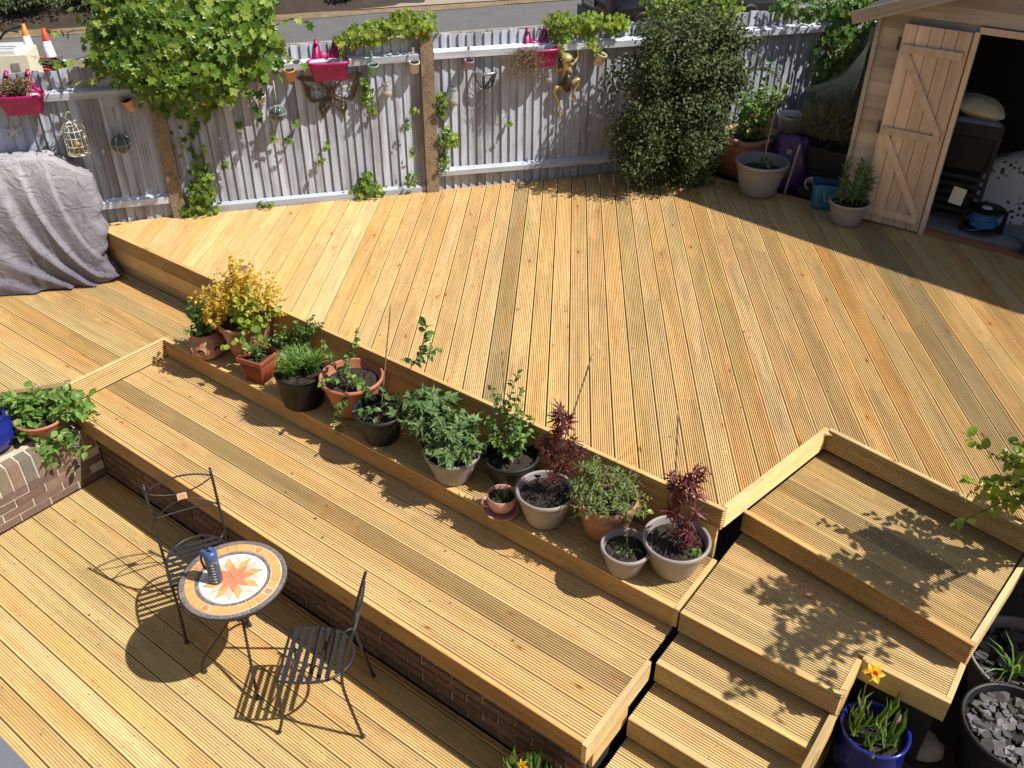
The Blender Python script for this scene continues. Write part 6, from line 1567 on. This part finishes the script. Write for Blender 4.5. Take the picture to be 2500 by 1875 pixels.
for i in range(3): b.box((-.02 + .012 * i, -.098, .27 - .04 * i), (.05 - .01 * i, .004, .014))
b.build('print', simple('bag_print', (.42, .30, .34, 1), .5, .2), t)
b = MB(); b.tube(bez([(-2.72, 8.10, 1.62), (-2.755, 8.12, 1.40), (-2.775, 8.08, 1.13)], 5), .014, 8); tag(b.build('grey_tube', M_TAUPE), 'grey plastic pipe leaning on the purple compost bag', 'pipe')
b = MB(); b.sphere((0, 0, 0), (.07, .05, .07), 10, 8); o = b.build('green_bag', simple('green_plastic', (.03, .22, .03, 1), .35, .2), loc=(-2.86, 8.62, 1.72)); tag(o, 'crumpled bright green plastic bag behind the purple compost bag', 'bag')
t = thing('blue_bag', 'turquoise blue reusable shopping bag sagging between the two taupe pots', 'bag', (-2.36, 8.05, 1.12), .5); b = MB(); n = 32
for j in range(9):
    k = j / 8
    for i in range(n):
        a = 2 * PI * i / n; c, s = math.cos(a), math.sin(a); e = .5; w = .125 + .02 * k; d = .095 + .02 * k
        b.v.append((math.copysign(abs(c) ** e, c) * w + .006 * math.sin(k * 9 + a * 3), math.copysign(abs(s) ** e, s) * d, .235 * k * (1 + .06 * math.sin(3 * a + 1))))
for j in range(8):
    for i in range(n): b.face([j * n + i, j * n + (i + 1) % n, (j + 1) * n + (i + 1) % n, (j + 1) * n + i], 0, True)
b.face(list(range(n))[::-1]); b.build('bag', simple('turquoise_print', (.03, .17, .30, 1), .4, .35, 18), t)
b = MB(); b.lathe([(0, .17), (.09, .175), (.115, .19)], 20, cap0=False, sy=.8); b.build('lining', simple('navy_lining', (.015, .02, .05, 1), .7, .3), t)
b = MB(); b.tube(bez([(-.06, -.10, .2), (-.03, -.115, .10), (.05, -.118, .10), (.09, -.105, .18)], 6), .006, 6); b.build('handle', simple('pale_strap', (.25, .33, .40, 1), .6, .1), t)
t = thing('white_pot', 'small empty white plastic pot lying on its side by the raised bed', 'pot', (-2.60, 8.25, 1.20)); b = MB(); b.lathe([(.045, -.06), (.06, .05), (.066, .05), (.066, .062), (.056, .06), (.042, -.05)], 24); b.build('pot', M_PALE, t); t.rotation_euler = (.7, .5, 0)
b = MB(); b.box((0, 0, 0), (.20, .16, .08)); tag(b.build('dark_tray', M_SLEEPER, loc=(-2.58, 8.24, 1.16)), 'dark plastic tray under the small white pot', 'tray')
b = MB(); b.lathe([(.0, 0), (.024, .006), (.026, .02), (.0, .03)], 14, cap0=False); tag(colour(b.build('red_cap', M_OBJGL, loc=(-2.50, 8.14, 1.23)), (.40, .02, .05)), 'round red plastic cap resting beside the small white pot', 'cap')

# ------------------------------------------------------------------ inside the shed
t = thing('folding_chair', 'dark folded garden chair frame leaning just inside the shed door', 'chair', (-1.33, 8.32, 1.165), .1)
for sx in (-1, 1):
    b = MB(); b.box((sx * .20, .0, .42), (.03, .03, .90), Matrix.Rotation(-.15, 3, 'X')); b.build('frame_rail', M_SLEEPER, t)
for i in range(5):
    b = MB(); b.box((0, -.02 + .01 * i, .12 + .07 * i), (.40, .02, .03), Matrix.Rotation(-.15, 3, 'X')); b.build('slat', M_SLEEPER, t)
b = MB(); b.box((0, .06, .80), (.42, .03, .10)); b.build('top_rail', M_SLEEPER, t); b = MB(); b.box((0, .06, .60), (.38, .02, .28)); b.build('seat_cloth', M_DARK, t)
b = MB(); b.box((0, 0, 0), (.11, .004, .15), Matrix.Rotation(.1, 3, 'Y')); tag(b.build('paper_note', M_PALE, loc=(-1.285, 8.15, 1.46)), 'white sheet of paper on the folded chair inside the shed', 'paper')
def pillow(label, loc, d, c, rot):
    b = MB(); b.sphere((0, 0, 0), (1, 1, 1), 24, 14); e = .55
    b.v = [(math.copysign(abs(x) ** e, x) * d[0] * (1 - .3 * abs(z)), math.copysign(abs(y) ** e, y) * d[1] * (1 - .3 * abs(z)), z * d[2]) for x, y, z in b.v]
    o = b.build('cushion', M_OBJM, loc=loc); o.rotation_euler = rot; colour(o, c); tag(o, label, 'cushion', 'cushions stacked in the shed')
pillow('cream cushion on top of the stack inside the shed', (-1.40, 8.62, 2.10), (.22, .17, .085), (.62, .55, .36), (.1, .2, .3))
pillow('grey cushion in the middle of the stack inside the shed', (-1.38, 8.62, 1.96), (.23, .18, .06), (.36, .35, .36), (0, .12, .2))
pillow('acid green cushion at the bottom of the stack inside the shed', (-1.34, 8.60, 1.865), (.19, .16, .045), (.35, .42, .05), (0, .0, .25))
b = MB(); b.box((-1.42, 8.72, 1.49), (.42, .5, .64)); tag(b.build('dark_cupboard', M_DARK), 'dark cupboard in the shed with the cushions stacked on it', 'cupboard')
t = thing('patterned_bag', 'pale grey storage bag with a dark leaf pattern on the shed floor', 'bag', (-1.02, 8.78, 1.165), .2); b = MB(); n = 32
for j in range(10):
    k = j / 9
    for i in range(n):
        a = 2 * PI * i / n; c, s = math.cos(a), math.sin(a); e = .6; w = .30 - .14 * k ** 2 + .02 * math.sin(3 * a + 5 * k); d = .24 - .12 * k
        b.v.append((math.copysign(abs(c) ** e, c) * w - .08 * k, math.copysign(abs(s) ** e, s) * d + .06 * k, .50 * k + .06 * math.cos(a) * k))
for j in range(9):
    for i in range(n): b.face([j * n + i, j * n + (i + 1) % n, (j + 1) * n + (i + 1) % n, (j + 1) * n + i], 0, True)
b.face([9 * n + i for i in range(n)], 0, True)
MM = MT('leaf_print_cloth'); v = MM.coord((1, 1, 1), False); vo = MM.n('ShaderNodeTexVoronoi'); MM.l(v, vo.inputs['Vector']); vo.inputs['Scale'].default_value = 22
msk = MM.math('MULTIPLY', MM.ramp(vo.outputs['Distance'], [(.34, 1), (.40, 0)]), MM.ramp(MM.noise(v, 5, 2, .5), [(.50, 0), (.54, 1)])); MM.col(MM.mix(msk, (.42, .41, .42, 1), (.03, .03, .04, 1))); MM.set(Roughness=.8)
b.build('cloth', MM.m, t)
t = thing('cable_reel', 'black cable reel wound with blue cable just inside the shed', 'cable reel', (-1.04, 8.23, 1.30), .3); b = MB()
for z in (-.08, .08): b.lathe([(.0, z - .006), (.15, z - .006), (.155, z), (.15, z + .006), (.0, z + .006)], 28, cap0=False)
b.build('flange', M_BLACKPL, t); b = MB()
for i in range(7): b.lathe([(.10, -.07 + .02 * i), (.112, -.06 + .02 * i), (.10, -.05 + .02 * i)], 24, cap0=False)
M_BLUEC = simple('blue_cable', (.02, .12, .32, 1), .4, .15, 20); b.tube(bez([(.1, -.08, .05), (.02, -.16, -.02), (-.10, -.13, -.08), (-.14, -.02, -.10)], 6), .006, 6); b.tube(bez([(.10, .0, -.05), (.2, .02, -.125), (.28, -.04, -.128), (.33, -.16, -.128), (.42, -.24, -.128)], 6), .006, 6); b.build('cable', M_BLUEC, t)
b = MB(); b.lathe([(.0, .088), (.045, .088), (.04, .094), (.0, .094)], 20, cap0=False); b.build('socket_plate', M_PALE, t)
b = MB(); b.box((-.16, 0, -.03), (.03, .04, .20)); b.box((.16, 0, -.03), (.03, .04, .20)); b.build('stand', M_BLACKPL, t)
b = MB(); b.box((0, 0, 0), (.34, .30, .04)); tag(b.build('dark_mat', M_DARK, loc=(-.50, 8.10, 1.19)), 'dark folded mat lying inside the shed doorway', 'mat')

# ------------------------------------------------------------------ across the road
def cone(label, x, y, c, h):
    t = thing('traffic_cone', label, 'traffic cone', (x, y, -.29), .4, 'traffic cones behind the fence'); s = h / .75
    b = MB(); b.box((0, 0, .02), (.40 * s, .40 * s, .04)); colour(b.build('base', M_OBJ, t), (.55, .07, .02))
    for nm, z0, z1, cc in (('body', .04, .24, c), ('reflective_band', .24, .52, (.72, .72, .74)), ('tip', .52, .75, c)):
        r = lambda z: .135 - .10 * (z / .75); b = MB(); b.lathe([(r(z0) * s, z0 * s), (r(z1) * s, z1 * s), (r(z1) * s * .7, z1 * s)], 24, cap0=False); colour(b.build(nm, M_OBJ, t), cc)
    return t
cone('orange traffic cone with a dirty white band, the left one behind the fence', -18.58, 8.855, (.75, .24, .02), .70)
cone('red traffic cone with a white band, the right one behind the fence', -17.69, 8.785, (.62, .06, .02), .76)
t = thing('white_case', 'cream white boxy trailer body behind the fence beside the cones', 'trailer', (-17.15, 7.75, -.29), math.atan2(RD.y, RD.x) - .12)
b = MB(); b.box((-.55, .05, .36), (1.9, .75, .50)); b.build('body', M_CREAM, t); b = MB(); b.box((-.62, .05, .64), (1.7, .70, .08), taper=.96); b.build('lid', M_PALE, t)
b = MB(); b.box((.18, -.335, .42), (.13, .02, .13)); b.build('vent', M_TAUPE, t)
b = MB(); b.lathe([(.16, 0), (.20, .1), (.2, .45), (.12, .62), (.0, .66)], 20, c=(-1.05, .0, .66)); b.build('tank', M_PALE, t)
for x in (-1.1, .2):
    b = MB(); b.lathe([(.0, -.06), (.13, -.06), (.14, 0), (.13, .06), (.0, .06)], 18, cap0=False); b.build('wheel', M_BLACKPL, t, mat=frame((1, 0, 0), (0, 0, 1), (0, -1, 0), (x, -.36, .14)))
b = MB()
for q in (((-.8, -.1, .68), (-.5, -.2, .85), (-.1, -.1, .80), (.15, -.2, 1.0), (.35, -.2, .98)), ((-.6, 0, .68), (-.2, 0, .74), (.1, 0, .95), (.4, -.1, 1.05)), ((-.7, -.2, .68), (-.3, -.36, .62), (-.1, -.38, .3), (.05, -.4, .05))): b.tube(bez(q, 6), .022, 6)
b.build('hose', M_DGREY, t)
t = thing('hedge_trimmer_bundle', 'bundle of dark tools with a silver head leaning by the red cone', 'tools', (-17.30, 8.45, -.29)); b = MB()
for i in range(26): b.tube([tuple(RD * (-.30 + R1.gauss(0, .03)) + ZZ * (.30 + R1.gauss(0, .04)) + RN * R1.gauss(.05, .04)), tuple(RD * (.28 + R1.gauss(0, .05)) + ZZ * (.25 + R1.gauss(0, .05)) + RN * R1.gauss(.10, .04))], .012, 5)
b.tube([tuple(RD * .0 + ZZ * .28), tuple(RD * .18 + ZZ * .0)], .02, 6); b.build('shafts', M_IRON, t); b = MB(); b.sphere(tuple(RD * .34 + ZZ * .24 + RN * .1), (.08, .08, .09), 12, 8); b.build('head', M_STEEL, t)
# parked car
ct = thing('parked_car', 'black parked car seen from behind at the top of the picture', 'car', (-10.95, 17.55, -.30), math.atan2(RD.y, RD.x))
M_CARP = simple('black_car_paint', (.010, .010, .012, 1), .15, .1, 3); M_GLASS = simple('car_glass', (.012, .014, .016, 1), .06, .1, 3)
sec = [(0.00, .30, .74, .42), (.02, .26, .80, .62), (.05, .24, .84, .90), (.18, .22, .87, 1.02), (.7, .20, .88, 1.05), (1.6, .2, .88, 1.04), (3.0, .2, .88, .98), (3.9, .22, .84, .86), (4.15, .28, .72, .66)]
b = MB(); n = 20
for x, z0, w, z1 in sec:
    for k in range(n):
        a = 2 * PI * k / n; c, s = math.cos(a), math.sin(a); e = .38; b.v.append((x, -math.copysign(abs(c) ** e, c) * w, (z0 + z1) / 2 + math.copysign(abs(s) ** e, s) * (z1 - z0) / 2))
for i in range(len(sec) - 1):
    for k in range(n): b.face([i * n + k, (i + 1) * n + k, (i + 1) * n + (k + 1) % n, i * n + (k + 1) % n], 0, True)
b.face(list(range(n))); b.face([(len(sec) - 1) * n + k for k in range(n)][::-1]); b.build('body', M_CARP, ct)
b = MB(); cb = [(.12, .80, 1.00, .78), (.30, .72, 1.30, .66), (.62, .66, 1.45, .60), (1.5, .66, 1.47, .60), (2.3, .68, 1.36, .62), (2.95, .76, 1.0, .74)]
for x, w0, z1, w1 in cb: b.v += [(x, -w0, .98), (x, w0, .98), (x, w1, z1), (x, -w1, z1)]
for i in range(len(cb) - 1):
    for q in range(4): b.face([4 * i + q, 4 * i + (q + 1) % 4, 4 * i + 4 + (q + 1) % 4, 4 * i + 4 + q], 0, True)
b.face([3, 2, 1, 0]); b.face([20, 21, 22, 23]); b.build('cabin', M_GLASS, ct)
b = MB(); b.box((.02, 0, .40), (.16, 1.66, .22)); b.build('bumper', M_CARP, ct)
for x in (.75, 3.35):
    for y in (-.80, .80):
        b = MB(); b.lathe([(.0, -.10), (.24, -.10), (.31, -.09), (.32, 0), (.31, .09), (.24, .10), (.0, .10)], 24, cap0=False); wh = b.build('wheel', M_BLACKPL, ct, mat=frame((1, 0, 0), (0, 0, 1), (0, -1, 0), (x, y, .32)))
for y in (-.72, .72):
    b = MB(); b.box((.035, y, .78), (.08, .18, .22)); colour(b.build('tail_light', M_OBJGL, ct), (.035, .006, .006))
b = MB(); b.box((-.006, .30, .66), (.02, .54, .125)); pl = b.build('number_plate', simple('plate_white', (.62, .62, .60, 1), .4, .05), ct)
cu = bpy.data.curves.new('plate_text', 'FONT'); cu.body = 'LF55 WXR'; cu.size = .105; cu.align_x = 'CENTER'; cu.align_y = 'CENTER'; cu.extrude = .001; cu.materials.append(M_IRON)
tx = bpy.data.objects.new('text_source', cu); COL.objects.link(tx); bpy.context.view_layer.update()
tme = bpy.data.meshes.new_from_object(tx.evaluated_get(bpy.context.evaluated_depsgraph_get())); bpy.data.objects.remove(tx); bpy.data.curves.remove(cu)
tme.materials.clear(); tme.materials.append(M_IRON); link('plate_text', tme, pl, mat=frame((0, -1, 0), (0, 0, 1), (-1, 0, 0), (-.0175, .30, .66)))
# bushes over the road
def bush(label, s, off, rad, n, seed, mat, size, z0=0.0):
    R_ = Rng(seed); p = R0 + RD * s + RN * off; t = thing('roadside_bush', label, 'bush', (p.x, p.y, z0), 0, 'bushes across the road'); L = []; st = []
    for k in range(9):
        c = Vector((R_.uniform(-.5, .5) * rad[0] * 1.2, R_.uniform(-.5, .5) * rad[0] * 1.2, rad[1] * R_.uniform(.55, 1.0)))
        L += [(c + a * 1.0, d, o, q) for a, d, o, q in blob(R_, n // 9, (0, 0, 0), (rad[0] * .62, rad[0] * .62, rad[1] * .55), size, shell=.3)]
        st.append(bez([(0, 0, -.2), tuple(c * .5), tuple(c)], 4))
    s_ = plant(t, st, .02, M_TWIG); put(s_, 'small', L, mat, 0)
bush('dark green bush across the road at the top left corner', -1.1, -3.75, (.85, .42), 3600, 81, LM_DARK, .085)
bush('dark green bush across the road left of the ivy mass', .45, -3.85, (.75, .42), 3000, 82, LM_DARK, .085)
bush('dark shrub across the road half hidden behind the ivy', 2.3, -3.75, (.75, .45), 2400, 85, LM_DARK, .085)
bush('rounded grey green bush across the road right of the ivy', 3.95, -3.25, (.55, .50), 3200, 83, LM_DARK, .075, -.25)
bush('small bush at the edge of the driveway', 5.95, -3.55, (.35, .30), 1200, 84, LM_MID, .07, -.15)
